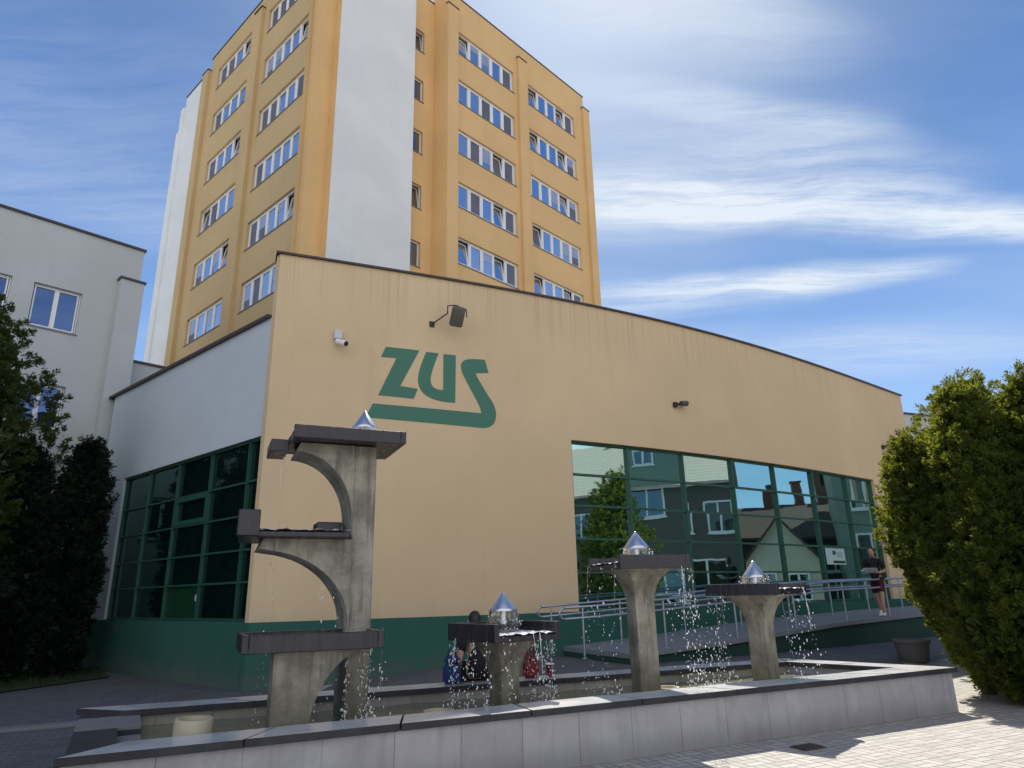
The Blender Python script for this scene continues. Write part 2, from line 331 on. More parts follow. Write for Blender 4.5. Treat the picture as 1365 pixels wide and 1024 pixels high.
# ------------------------------------------------------------------ object helpers
def tag(o, label=None, cat=None, group=None, kind=None):
    if label: o['label'] = label
    if cat: o['category'] = cat
    if group: o['group'] = group
    if kind: o['kind'] = kind
    return o
def empty(name, loc=(0, 0, 0), rz=0., label=None, cat=None, group=None):
    o = bpy.data.objects.new(name, None); COL.objects.link(o); o.location = loc; o.rotation_euler = (0, 0, rz); o.empty_display_size = .2
    return tag(o, label, cat, group)
def link(name, me, mat, parent=None, smooth=False):
    if isinstance(mat, (list, tuple)):
        for m in mat: me.materials.append(m)
    elif mat: me.materials.append(mat)
    o = bpy.data.objects.new(name, me); COL.objects.link(o)
    if parent is not None: o.parent = parent
    if smooth: me.polygons.foreach_set('use_smooth', [True]*len(me.polygons))
    return o
class MB:
    """collects simple shapes into one mesh"""
    def __init__(s): s.v = []; s.f = []; s.mi = []
    def add(s, vs, fs, mi=0):
        b = len(s.v); s.v += [tuple(v) for v in vs]; s.f += [tuple(i+b for i in f) for f in fs]; s.mi += [mi]*len(fs); return s
    def box(s, x0, x1, y0, y1, z0, z1, mi=0, T=None):
        vs = [(x0, y0, z0), (x1, y0, z0), (x1, y1, z0), (x0, y1, z0), (x0, y0, z1), (x1, y0, z1), (x1, y1, z1), (x0, y1, z1)]
        if T is not None: vs = [tuple(T @ Vector(v)) for v in vs]
        return s.add(vs, [(0, 3, 2, 1), (4, 5, 6, 7), (0, 1, 5, 4), (1, 2, 6, 5), (2, 3, 7, 6), (3, 0, 4, 7)], mi)
    def prism(s, poly, z0, z1, mi=0):
        n = len(poly); vs = [(x, y, z0) for x, y in poly]+[(x, y, z1) for x, y in poly]
        return s.add(vs, [tuple(range(n))[::-1], tuple(range(n, 2*n))]+[(i, (i+1) % n, n+(i+1) % n, n+i) for i in range(n)], mi)
    def extr(s, poly, y0, y1, mi=0):
        """polygon in xz pushed along y"""
        n = len(poly); vs = [(x, y0, z) for x, z in poly]+[(x, y1, z) for x, z in poly]
        return s.add(vs, [tuple(range(n)), tuple(range(n, 2*n))[::-1]]+[((i+1) % n, i, n+i, n+(i+1) % n) for i in range(n)], mi)
    def tube(s, pts, r, n=10, mi=0, cap=True, taper=None):
        pts = [Vector(p) for p in pts]; rings = []
        prev = None
        for i, p in enumerate(pts):
            d = (pts[min(i+1, len(pts)-1)]-pts[max(i-1, 0)]).normalized()
            a = d.orthogonal().normalized() if prev is None else (prev-d*prev.dot(d)).normalized()
            prev = a; b = d.cross(a); rr = r if taper is None else r*taper[i]
            rings.append([p+(a*math.cos(2*math.pi*k/n)+b*math.sin(2*math.pi*k/n))*rr for k in range(n)])
        vs = [v for q in rings for v in q]; fs = []
        for i in range(len(pts)-1):
            for k in range(n): fs.append((i*n+k, i*n+(k+1) % n, (i+1)*n+(k+1) % n, (i+1)*n+k))
        if cap: fs.append(tuple(range(n))[::-1]); fs.append(tuple(range((len(pts)-1)*n, len(pts)*n)))
        return s.add(vs, fs, mi)
    def lathe(s, prof, n=24, c=(0, 0, 0), mi=0):
        vs = []; fs = []
        for r, z in prof:
            for k in range(n): vs.append((c[0]+r*math.cos(2*math.pi*k/n), c[1]+r*math.sin(2*math.pi*k/n), c[2]+z))
        for i in range(len(prof)-1):
            for k in range(n): fs.append((i*n+k, i*n+(k+1) % n, (i+1)*n+(k+1) % n, (i+1)*n+k))
        fs.append(tuple(range(n))[::-1]); fs.append(tuple(range((len(prof)-1)*n, len(prof)*n)))
        return s.add(vs, fs, mi)
    def build(s, name, mat, parent=None, smooth=False, bevel=0., recalc=True, seg=1):
        me = bpy.data.meshes.new(name); me.from_pydata(s.v, [], s.f)
        me.polygons.foreach_set('material_index', s.mi)
        if bevel or recalc:
            bm = bmesh.new(); bm.from_mesh(me)
            if recalc: bmesh.ops.recalc_face_normals(bm, faces=bm.faces)
            if bevel:
                ed = [e for e in bm.edges if len(e.link_faces) == 2 and e.calc_face_angle(0) > R(30)]
                bmesh.ops.bevel(bm, geom=ed, offset=bevel, segments=seg, affect='EDGES', clamp_overlap=True)
            bm.to_mesh(me); bm.free()
        me.update()
        return link(name, me, mat, parent, smooth)
def autosmooth(o, ang=40):
    me = o.data; me.polygons.foreach_set('use_smooth', [True]*len(me.polygons))
    try: me.set_sharp_from_angle(angle=R(ang))
    except Exception: pass
    return o
def frame(origin, az):
    """matrix whose x axis runs along compass azimuth az (degrees from +Y towards +X)"""
    return Matrix.Translation(Vector(origin)) @ Matrix.Rotation(R(90-az), 4, 'Z')

# ------------------------------------------------------------------ hall facade curve
FAC = np.array([(-5.08, 13.68), (-2.15, 14.93), (0.39, 16.09), (2.43, 17.12), (4.76, 18.5), (7.54, 20.36), (11.01, 22.93), (15.67, 26.72)])
FP = np.polyfit(FAC[:, 0], FAC[:, 1], 4); FD = np.polyder(FP)
def fac(x, off=0., z=0.):
    y = float(np.polyval(FP, x)); d = float(np.polyval(FD, x)); L = math.hypot(1, d)
    return Vector((x + off*d/L, y - off/L, z))
def fac_t(x):
    d = float(np.polyval(FD, x)); return Vector((1, d, 0)).normalized()
def sstep(a, b, x):
    t = min(1., max(0., (x-a)/(b-a))); return t*t*(3-2*t)
def ground_z(x, y):
    d = (float(np.polyval(FP, min(max(x, -5.), 16.))) - y)*.86
    return .27*sstep(5.6, 2.4, d)*sstep(-4.2, -.5, x)*sstep(40., 26., x)

# ------------------------------------------------------------------ ground
def ground_sheet(name, mat, xs, ys, dz, inside=None):
    vs = []; fs = []; nx = len(xs)
    for y in ys:
        for x in xs: vs.append((x, y, ground_z(x, y)+dz))
    for j in range(len(ys)-1):
        for i in range(nx-1):
            if inside is None or inside((xs[i]+xs[i+1])/2, (ys[j]+ys[j+1])/2): fs.append((j*nx+i, j*nx+i+1, (j+1)*nx+i+1, (j+1)*nx+i))
    me = bpy.data.meshes.new(name); me.from_pydata(vs, [], fs); me.update()
    return tag(link(name, me, mat), kind='structure')
coarse = [-900, -400, -150, -80, -50, -35]
gx = coarse + list(np.arange(-25, 46, .75)) + [60, 100, 200, 450, 900]
gy = [-600, -250, -100, -50, -25] + list(np.arange(-12, 46, .75)) + [60, 100, 200, 450, 1400]
ground_sheet('ground', M['paving'], gx, gy, 0.)
# fountain plan (outer edge of coping)
FL, FR, BL, BR = Vector((-3.34, 5.45, 0)), Vector((5.88, 9.93, 0)), Vector((-4.68, 7.90, 0)), Vector((4.16, 11.70, 0))
# paving with the shade put into its colour: one polygon around the left and the back of the fountain, laid 5 mm above the pale paving
def in_shade(x, y):
    fy = FL.y + (x-FL.x)*(FR.y-FL.y)/(FR.x-FL.x)
    return (y > fy+.9 and x < 3.6) or (x < -3.3) or (y > 13.2+.62*(x-4.6) and x < 15)
ground_sheet('forecourt_shade', M['shade_paving'], list(np.arange(-25, 15.1, .25)), list(np.arange(-6, 30, .25)), .005, in_shade)

# ------------------------------------------------------------------ fountain basin
basin = empty('fountain_basin', (0.4, 8.4, 0), 0, 'long low fountain basin clad in grey stone slabs with dark granite rim', 'fountain')
bI = basin.matrix_basis.inverted()
RIM = .548
def offset_poly(P, d):
    n = len(P); out = []
    for i in range(n):
        a, b, c = P[i-1], P[i], P[(i+1) % n]
        e1 = (b-a).normalized(); e2 = (c-b).normalized(); n1 = Vector((-e1.y, e1.x, 0)); n2 = Vector((-e2.y, e2.x, 0))
        m = (n1+n2); out.append(b + m*(d/(1+n1.dot(n2))))
    return out
outer = [FL, FR, BR, BL]                       # counter-clockwise
wo = offset_poly(outer, .05); wi = offset_poly(outer, .40); ci = offset_poly(outer, .45)
def wall_quad(name, i, mat_out):
    a, b = wo[i], wo[(i+1) % 4]; c, d = wi[(i+1) % 4], wi[i]
    dv = b-a; ang = math.atan2(dv.y, dv.x); T = Matrix.Translation(a) @ Matrix.Rotation(ang, 4, 'Z'); Ti = T.inverted()
    loc = [Ti @ p for p in (a, b, c, d)]
    # shorten by a few mm so that neighbours do not share end faces
    mb = MB(); mb.prism([(p.x, p.y) for p in loc], -.05, RIM-.062); o = mb.build(name, mat_out, basin)
    o.matrix_basis = bI @ T; return o
for i, mt in enumerate((M['slab'], M['slab'], M['slab_in'], M['slab_in'])):
    if i == 3: continue
    wall_quad('wall', i, mt)
def coping_slabs(i, n):
    a, b, c, d = outer[i], outer[(i+1) % 4], ci[(i+1) % 4], ci[i]
    mb = MB()
    for k in range(n):
        t0, t1 = k/n+.0006, (k+1)/n-.0006
        q = [a.lerp(b, t0), a.lerp(b, t1), d.lerp(c, t1), d.lerp(c, t0)]
        mb.prism([(p.x, p.y) for p in q], RIM-.06, RIM+(0.0015 if k % 2 else 0.))
    o = mb.build('coping', [M['granite'], M['granite_top']], basin, bevel=.004); o.matrix_basis = bI.copy()
    for f in o.data.polygons:
        if f.normal.z > .9: f.material_index = 1
    return o
coping_slabs(0, 8); coping_slabs(1, 2); coping_slabs(2, 7)
# stepped left end: two dark faced blocks with pale tops
e1 = (BL-FL).normalized(); e2 = Vector((-e1.y, e1.x, 0))*-1
def end_block(t0, t1, w0, w1, h):
    p = [FL+e1*t0+e2*w0, FL+e1*t0+e2*w1, FL+e1*t1+e2*w1, FL+e1*t1+e2*w0]
    mb = MB(); mb.prism([(q.x, q.y) for q in p], -.05, h-.04); o = mb.build('end_block', M['granite'], basin); o.matrix_basis = bI.copy()
    mb = MB(); mb.prism([(q.x, q.y) for q in p], h-.04, h); o = mb.build('end_slab', M['kerb'], basin, bevel=.004); o.matrix_basis = bI.copy()
end_block(1.62, 2.34, .05, .60, RIM-.05); end_block(1.12, 1.60, .34, .60, RIM-.13)
o = wall_quad('end_wall', 3, M['granite'])
mb = MB(); q = [FL+e1*.05+e2*.02, FL+e1*.05+e2*.60, FL+e1*2.3+e2*.60, FL+e1*2.3+e2*.02]; mb.prism([(p.x, p.y) for p in q], -.05, .03); o = mb.build('pit_floor', M['granite'], basin); o.matrix_basis = bI.copy()
mb = MB(); mb.prism([(p.x, p.y) for p in wi], -.04, .12); o = mb.build('basin_floor', M['slab_in'], basin); o.matrix_basis = bI.copy()
# water sheet
wq = offset_poly(outer, .405)
nx, ny = 90, 26; vs = []; fs = []
for j in range(ny+1):
    for i in range(nx+1):
        p = wq[0].lerp(wq[1], i/nx).lerp(wq[3].lerp(wq[2], i/nx), j/ny); vs.append((p.x, p.y, .385 + .004*math.sin(p.x*9+p.y*5)*math.sin(p.y*11-p.x*3)))
for j in range(ny):
    for i in range(nx): fs.append((j*(nx+1)+i, j*(nx+1)+i+1, (j+1)*(nx+1)+i+1, (j+1)*(nx+1)+i))
me = bpy.data.meshes.new('water'); me.from_pydata(vs, [], fs); tag(link('water', me, M['water'], smooth=True), kind='structure')

# ------------------------------------------------------------------ fountain sculptures
def rsq(h, r, n=4):
    """rounded square outline, half width h, corner radius r"""
    r = min(r, h*.95); out = []
    for cx, cy, a0 in ((h-r, h-r, 0), (-(h-r), h-r, 90), (-(h-r), -(h-r), 180), (h-r, -(h-r), 270)):
        for k in range(n+1):
            a = R(a0+90*k/n); out.append((cx+r*math.cos(a), cy+r*math.sin(a)))
    return out
def loft(mb, secs):
    n = len(secs[0][0]); vs = [(x, y, z) for o, z in secs for x, y in o]; fs = []
    for i in range(len(secs)-1):
        for k in range(n): fs.append((i*n+k, i*n+(k+1) % n, (i+1)*n+(k+1) % n, (i+1)*n+k))
    fs.append(tuple(range(n))[::-1]); fs.append(tuple(range((len(secs)-1)*n, len(secs)*n))); mb.add(vs, fs)
def tray(parent, name, x0, x1, y0, y1, zb, zt, rims, low=.055):
    """shallow water tray: floor slab and upstands on the named sides"""
    mb = MB(); t = .06; zf = zb+low
    mb.box(x0, x1, y0, y1, zb, zf)
    if '-x' in rims: mb.box(x0-.002, x0+t, y0-.002, y1+.002, zb-.002, zt)
    if '+x' in rims: mb.box(x1-t, x1+.002, y0-.002, y1+.002, zb-.002, zt)
    xa = x0+t+.001 if '-x' in rims else x0; xb = x1-t-.001 if '+x' in rims else x1
    if '-y' in rims: mb.box(xa, xb, y0-.003, y0+t, zb-.003, zt-.002)
    if '+y' in rims: mb.box(xa, xb, y1-t, y1+.003, zb-.003, zt-.002)
    o = mb.build(name, M['tray'], parent, bevel=.006)
    w = MB(); g = 9; vs = []; fs = []
    ax0, ax1 = (x0+t if '-x' in rims else x0-.004), (x1-t if '+x' in rims else x1+.004)
    ay0, ay1 = (y0+t if '-y' in rims else y0-.004), (y1-t if '+y' in rims else y1+.004)
    N = 26
    for j in range(N+1):
        for i in range(N+1):
            x = ax0+(ax1-ax0)*i/N; y = ay0+(ay1-ay0)*j/N
            vs.append((x, y, zf+.022+.010*math.sin(x*31+y*13)*math.sin(y*27-x*9)+random.uniform(-.006, .006)))
    for j in range(N):
        for i in range(N): fs.append((j*(N+1)+i, j*(N+1)+i+1, (j+1)*(N+1)+i+1, (j+1)*(N+1)+i))
    w.add(vs, fs); w.build('tray_water', M['drop'], o, smooth=True, recalc=False)
    return o
def cone(parent, x, y, z, r, h, tilt=0.):
    mb = MB(); mb.lathe([(r*1.0, 0), (r, .012), (r*.93, .03), (r*.08, h*.97), (.004, h)], 28)
    mb.lathe([(r*.32, -.14), (r*.32, .002)], 14)
    o = mb.build('spray_cone', M['cone'], parent); autosmooth(o, 50); o.location = (x, y, z); o.rotation_euler = (tilt, 0, 0); return o
def pedestal(name, loc, az, zf0, zf1, side, zb, zt, half, rims, label, conez, cone_r, cone_h, tray_shift=(0, 0)):
    T = empty(name, (loc[0], loc[1], .12), R(90-az), label, 'fountain', 'concrete fountain sculptures in the basin')
    mb = MB(); h = side/2; secs = []
    secs.append((rsq(h*1.04, .03), 0.)); secs.append((rsq(h, .03), .30))
    z0, z1 = zf0-.12, zf1-.12
    hm = half*.80
    for k in range(13):
        f = k/12; ang = f*math.pi/2
        secs.append((rsq(h+(hm-h)*(1-math.cos(ang))**1.05, .03+.02*f), z0+(z1-z0)*math.sin(ang)))
    loft(mb, secs); o = mb.build('column', M['concrete'], T); autosmooth(o, 48)
    sx, sy = tray_shift
    tr = tray(T, 'tray', sx-half, sx+half, sy-half, sy+half, zb-.12, zt-.12, rims)
    cone(T, sx, sy, conez-.12, cone_r, cone_h)
    return T
short = pedestal('fountain_sculpture', (-.155, 8.16), 52, .66, 1.125, .25, 1.125, 1.31, .45, ('-x', '+x', '+y'), 'shortest concrete fountain column with square black tray, seated person behind it', 1.43, .155, .20)
med = pedestal('fountain_sculpture', (1.53, 8.93), 72, 1.42, 1.87, .27, 1.87, 2.03, .47, ('-y', '+x', '+y'), 'tallest single-tray concrete fountain column, in front of the green window wall', 2.13, .155, .21)
right = pedestal('fountain_sculpture', (3.22, 9.65), 42, 1.06, 1.53, .27, 1.53, 1.675, .49, ('-x', '+x', '+y'), 'rightmost concrete fountain column with dark square tray and steel cone', 1.76, .155, .21)

# tiered sculpture with three trays
tall = empty('tiered_fountain_sculpture', (-1.73, 7.58, .12), R(90-66), 'tall stained concrete fountain with three black trays on curved brackets at different heights', 'fountain', 'concrete fountain sculptures in the basin')
def qarc(xc, zc_, rx, rz, a0, a1, n=14):
    return [(xc+rx*math.cos(R(a0+(a1-a0)*k/n)), zc_+rz*math.sin(R(a0+(a1-a0)*k/n))) for k in range(n+1)]
D0 = .12
mb = MB(); mb.box(-.085, .155, -.20, .38, 0, 3.20-D0)
column = mb.build('column', M['concrete'], tall, bevel=.012)
# upper bracket: quarter curve growing out of the shaft to the left
poly = [(-.08, 3.195-D0), (-.66, 3.195-D0), (-.70, 3.10-D0)] + qarc(-.70, 2.40-D0, .61, .70, 90, 0)[1:] + [(-.08, 2.36-D0)]
mb = MB(); mb.extr(poly, -.197, .377); autosmooth(mb.build('bracket', M['concrete'], tall), 30)
poly = [(-.08, 2.19-D0), (-.96, 2.19-D0), (-1.00, 2.09-D0)] + qarc(-1.00, 1.34-D0, .91, .74, 90, 0)[1:] + [(-.08, 1.30-D0)]
mb = MB(); mb.extr(poly, -.24, .377); autosmooth(mb.build('bracket', M['concrete'], tall), 30)
t3 = tray(tall, 'tray', -.76, .42, -.42, .52, 3.205-D0, 3.342-D0, ('-y', '+x', '+y'))
mb = MB(); mb.box(-.95, -.765, -.05, .45, 3.12-D0, 3.25-D0); mb.build('spout', M['tray'], t3, bevel=.008)
cone(tall, .02, -.12, 3.41-D0, .135, .21)
mb = MB(); mb.lathe([(.13, 0), (.14, .06), (.13, .19), (.11, .21)], 20, (-.26, .42, 3.27-D0)); autosmooth(mb.build('pipe_stub', M['concrete'], tall), 40)
t2 = tray(tall, 'tray', -1.16, -.145, -.44, .50, 2.195-D0, 2.33-D0, ('-x', '+y'), low=.05)
mb = MB(); mb.box(-.40, -.135, .10, .40, 2.25-D0, 2.40-D0); mb.build('spout', M['tray'], t2, bevel=.01)
mb = MB(); mb.box(-1.22, -1.02, -.46, -.30, 2.20-D0, 2.45-D0); mb.build('upstand', M['tray'], t2, bevel=.006)
# lower tray on its own leg
lx, ly = (Matrix.Rotation(-R(90-66), 3, 'Z') @ Vector((-2.2+1.73, 6.95-7.58, 0))).xy
poly = [(lx-.12, 0), (lx+.20, 0), (lx+.20, .18)] + qarc(lx+.78, .18, .58, .84, 180, 96)[1:] + [(lx+.70, 1.13-D0), (lx-.12, 1.13-D0)]
mb = MB(); mb.extr(poly, ly-.17, ly+.17); autosmooth(mb.build('leg', M['concrete'], tall), 30)
t1 = tray(tall, 'tray', lx-.42, lx+.86, ly-.34, ly+.50, 1.145-D0, 1.298-D0, ('-x', '+x', '-y', '+y'))

# short concrete pipe stubs standing in the water
def stub(x, y, r, h, label, tilt):
    mb = MB(); mb.lathe([(r*.96, 0), (r, .05), (r, h-.012), (r*.97, h), (r*.80, h), (r*.78, h-.05)], 26)
    o = mb.build('concrete_stub', M['stub'], None); autosmooth(o, 40); o.location = (x, y, .13); o.rotation_euler = tilt
    tag(o, label, 'pipe stub', 'concrete pipe stubs standing in the basin')
M['stub'] = mat_plain('pale wet concrete', (.42, .38, .27), .6, var=.25, scale=6, bump=.4, bscale=30)
stub(-2.80, 6.42, .155, .52, 'pale concrete pipe stub, largest one, left of the tiered fountain', (0, .05, 0))
stub(-.80, 7.43, .15, .395, 'low pale pipe stub between the tiered and the shortest fountain', (0, 0, 0))
stub(1.86, 9.31, .15, .33, 'small pale pipe stub just right of the middle fountain column', (0, 0, 0))

# ------------------------------------------------------------------ falling water
ICO_V = []; ICO_F = []
def _ico():
    bm = bmesh.new(); bmesh.ops.create_icosphere(bm, subdivisions=1, radius=1.)
    v = np.array([q.co[:] for q in bm.verts]); f = np.array([[q.index for q in t.verts] for t in bm.faces]); bm.free(); return v, f
ICO_V, ICO_F = _ico()
def drops_mesh(name, P, S, extra=None, film=None):
    """P centres, S half sizes (n,3)"""
    n = len(P); V = (ICO_V[None]*S[:, None, :]+P[:, None, :]).reshape(-1, 3); F = (ICO_F[None]+(np.arange(n)*len(ICO_V))[:, None, None]).reshape(-1, 3)
    me = bpy.data.meshes.new(name); vs = V.tolist(); fs = F.tolist()
    if extra:
        b = len(vs); vs += extra.v; fs += [tuple(i+b for i in f) for f in extra.f]
    nf = len(fs)
    if film:
        b = len(vs); vs += film.v; fs += [tuple(i+b for i in f) for f in film.f]
    me.from_pydata(vs, [], fs); me.polygons.foreach_set('material_index', [0]*nf+[1]*(len(fs)-nf)); me.update()
    return link(name, me, [M['drop'], M['clear']], smooth=True)
def falling(T, edges, label, skirt=None, spread=.05):
    """edges: list of (local p0, local p1, z_top, drops, outward velocity (local xy))"""
    Mx = T.matrix_basis; P = []; S = []; ex = MB(); fm = MB()
    for p0, p1, zt, n, vel in edges:
        p0 = Vector(p0); p1 = Vector(p1)
        ns = max(2, n//28); strands = [random.random() for _ in range(ns)]
        for _ in range(n):
            f = min(1, max(0, random.choice(strands)+random.gauss(0, .03))); q = p0.lerp(p1, f)
            h = zt-.40; t = math.sqrt(2*random.random()**.8*h/9.81) if random.random() < .85 else math.sqrt(2*h/9.81)*random.uniform(.9, 1.02)
            z = zt-.5*9.81*t*t
            w = Mx @ Vector((q.x+vel[0]*t+random.gauss(0, spread*t*2), q.y+vel[1]*t+random.gauss(0, spread*t*2), 0))
            z = max(z, .41+abs(random.gauss(0, .05)))
            s = random.choice((.0032, .0042, .0055, .008)); P.append((w.x, w.y, z)); S.append((s, s, s*random.uniform(1, 2.6)))
        for f in strands[:max(1, ns//2)]:
            q = p0.lerp(p1, f); pts = []; tp = []
            L = random.uniform(.14, .46)
            for k in range(6):
                t = L*k/5*.9; w = Mx @ Vector((q.x+vel[0]*t+random.gauss(0, .004), q.y+vel[1]*t+random.gauss(0, .004), 0)); pts.append((w.x, w.y, zt+.012-.5*9.81*t*t*.9)); tp.append(random.uniform(.5, 1.2)*(1-.12*k))
            (fm if random.random() < .6 else ex).tube(pts, .0055, 6, taper=tp)
    if skirt:
        x, y, z0, z1, r = skirt; n = 40; rows = 7; vs = []; fs = []
        for j in range(rows):
            for k in range(n):
                a = 2*math.pi*k/n; rr = r*(1+.05*(j/rows))+random.uniform(-.006, .006); w = Mx @ Vector((x+rr*math.cos(a), y+rr*math.sin(a), 0)); vs.append((w.x, w.y, z1+(z0-z1)*j/(rows-1)))
        for j in range(rows-1):
            for k in range(n):
                if random.random() < .93: fs.append((j*n+k, j*n+(k+1) % n, (j+1)*n+(k+1) % n, (j+1)*n+k))
        fm.add(vs, fs)
        for _ in range(110):
            a = random.uniform(0, 6.28); rr = r*random.uniform(.9, 1.25); w = Mx @ Vector((x+rr*math.cos(a), y+rr*math.sin(a), 0)); s = random.uniform(.003, .009)
            P.append((w.x, w.y, random.uniform(z0-.01, z1))); S.append((s, s, s))
    o = drops_mesh('falling_water', np.array(P), np.array(S), ex, fm)
    tag(o, label, 'water', None, 'stuff')
hs = .45
falling(short, [((-hs, -hs, 0), (hs, -hs, 0), 1.19, 150, (0, -.12)), ((-hs-.01, -.42, 0), (-hs-.01, .45, 0), 1.14, 260, (-.10, 0)), ((hs+.01, -.4, 0), (hs+.01, .4, 0), 1.15, 200, (.05, 0))], 'glittering water drops falling from the tray of the shortest fountain', (0, 0, 1.20, 1.44, .165))
hs = .47
falling(med, [((-hs, -hs, 0), (-hs, hs, 0), 1.94, 170, (-.14, 0)), ((hs, -hs, 0), (hs, -.1, 0), 1.97, 190, (.16, -.05)), ((.1, -hs-.01, 0), (hs, -hs-.01, 0), 1.88, 130, (0, -.03))], 'water strands falling from the tray of the middle fountain column', (0, 0, 2.0, 2.14, .16))
hs = .49
falling(right, [((-hs, -hs, 0), (hs, -hs, 0), 1.60, 190, (0, -.14)), ((-hs-.01, .0, 0), (-hs-.01, .48, 0), 1.55, 210, (-.08, 0))], 'water drops falling from the tray of the rightmost fountain', (0, 0, 1.62, 1.77, .165))
falling(tall, [((.18, -.20, 0), (.0, -.25, 0), 1.18, 170, (.0, -.05)), ((-.22, -.25, 0), (-.05, -.3, 0), 1.15, 70, (-.03, -.02)), ((-.78, -.1, 0), (-.78, .35, 0), 3.25, 45, (-.06, 0)), ((-.35, -.22, 0), (-.18, -.22, 0), 2.2, 40, (0, -.01)), ((-.9, -.38, 0), (.6, -.38, 0), 1.32, 40, (0, 0))], 'trickling drops beside the shaft of the tall tiered fountain', None, .03)

# ------------------------------------------------------------------ hall
hall = empty('service_hall', (-5.08, 13.68, 0), 0, 'beige single-storey hall with curved front, green plinth, green window walls and ZUS lettering', 'building')
hI = hall.matrix_basis.inverted()
ROOF, PL = 8.95, 1.2
WX0, WX1 = 1.43, 12.74; WZ0, WZ1 = 1.26, 5.23
mull = [1.43, 3.005, 4.66, 6.33, 7.94, 9.6, 11.3, 12.74]
def put(o): o.matrix_basis = hI @ o.matrix_basis; return o
def fac_wall(mb, xs, z0, z1, o0, o1):
    """solid strip of wall following the curve between offsets o1 (outer) and o0 (inner)"""
    n = len(xs); vs = []; fs = []
    for x in xs:
        for off, z in ((o1, z0), (o1, z1), (o0, z1), (o0, z0)): vs.append(fac(x, off, z))
    for i in range(n-1):
        for k in range(4): fs.append((i*4+k, (i+1)*4+k, (i+1)*4+(k+1) % 4, i*4+(k+1) % 4))
    fs.append((3, 2, 1, 0)); fs.append(tuple((n-1)*4+k for k in range(4))); mb.add(vs, fs)
def mitre(mb, thick, off=0.):
    """pull the two inner corners of the first cross-section onto the side wall's plane"""
    c0 = mb.v[0]; c = Vector((c0[0], c0[1], 0)); L = thick/math.sin(R(115.5))
    q = c+Vector((math.sin(R(-48.9)), math.cos(R(-48.9)), 0))*L
    for k in (2, 3): mb.v[k] = (q.x, q.y, mb.v[k][2])
def xr(a, b, n): return list(np.linspace(a, b, n))
XE = 15.67
mb = MB(); fac_wall(mb, xr(-5.08, -4.7, 4), PL, ROOF, -.13, 0.); mitre(mb, .13); fac_wall(mb, xr(-4.699, WX0, 20), PL, ROOF, -.32, 0.); fac_wall(mb, xr(WX0+.001, WX1-.001, 40), WZ1, ROOF, -.32, 0.); fac_wall(mb, xr(WX1, XE, 10), PL, ROOF, -.32, 0.)
put(autosmooth(mb.build('front_wall', M['beige'], hall), 30))
mb = MB(); fac_wall(mb, xr(-5.08, -4.7, 4), -.1, PL-.001, -.13, .012); mitre(mb, .14); fac_wall(mb, xr(-4.699, XE, 60), -.1, PL-.001, -.32, .012)
put(autosmooth(mb.build('plinth', M['plinth'], hall), 30))
mb = MB(); fac_wall(mb, xr(-5.16, XE+.05, 60), ROOF+.001, ROOF+.048, -.40, .06)
put(autosmooth(mb.build('coping', M['coping_metal'], hall), 30))
# front window wall: straight panes between mullions
wf = MB(); wg = MB()
ZR = [1.205, 2.07, 2.85, 3.64, 4.41, 5.228]
rr = random.Random(3)
def bar(mb, a, b, w, d, nrm):
    """rectangular bar from a to b; w across, d depth along nrm"""
    a = Vector(a); b = Vector(b); t = (b-a).normalized(); s = t.cross(nrm).normalized()
    vs = []
    for p in (a, b):
        for su, dn in ((-1, 0), (1, 0), (1, 1), (-1, 1)): vs.append(p+s*su*w/2+nrm*(dn*d-d/2))
    mb.add(vs, [(0, 1, 2, 3), (4, 7, 6, 5), (0, 4, 5, 1), (1, 5, 6, 2), (2, 6, 7, 3), (3, 7, 4, 0)])
GOFF = -.17
for i in range(7):
    a = fac(mull[i], GOFF); b = fac(mull[i+1], GOFF); t = (b-a).normalized(); nrm = Vector((t.y, -t.x, 0))
    for j in range(5):
        z0, z1 = ZR[j], ZR[j+1]; w = rr.uniform(-.003, .003); w2 = rr.uniform(-.002, .002)
        wg.add([a+Vector((0, 0, z0))+nrm*w, b+Vector((0, 0, z0))-nrm*w, b+Vector((0, 0, z1))-nrm*(w-w2), a+Vector((0, 0, z1))+nrm*(w+w2)], [(0, 1, 2, 3)])
    for j in range(6):
        zz = ZR[j]+(.03 if j == 0 else -.03 if j == 5 else 0); bar(wf, a+nrm*.02+Vector((0, 0, zz)), b+nrm*.02+Vector((0, 0, zz)), .048, .07, nrm)
for i, x in enumerate(mull):
    nrm = Vector((fac_t(x).y, -fac_t(x).x, 0)); a = fac(x+(.035 if i == 0 else -.035 if i == 7 else 0), GOFF)
    bar(wf, a+Vector((0, 0, ZR[0]))+nrm*.03, a+Vector((0, 0, ZR[-1]))+nrm*.03, .052, .10, nrm)
ww = put(wf.build('window_wall', M['green_metal'], hall)); g = wg.build('glazing', M['glass_green'], ww, recalc=False); g.matrix_basis = Matrix()
# left side wall
LAZ = -48.9; LD = Vector((math.sin(R(LAZ)), math.cos(R(LAZ)), 0)); LN = Vector((-LD.y, LD.x, 0))     # outward normal of the left face
LT = frame((-5.08, 13.68, 0), LAZ)          # local x along the wall, local +y = outwards (left of travel)
LR = 7.46; LLEN = 8.95
v0, v1 = .17, 7.32; lz0, lz1 = 1.215, 4.84
def L_(mb_, name, mat, parent=hall, **k):
    o = mb_.build(name, mat, parent, **k); o.matrix_basis = hI @ LT; return o
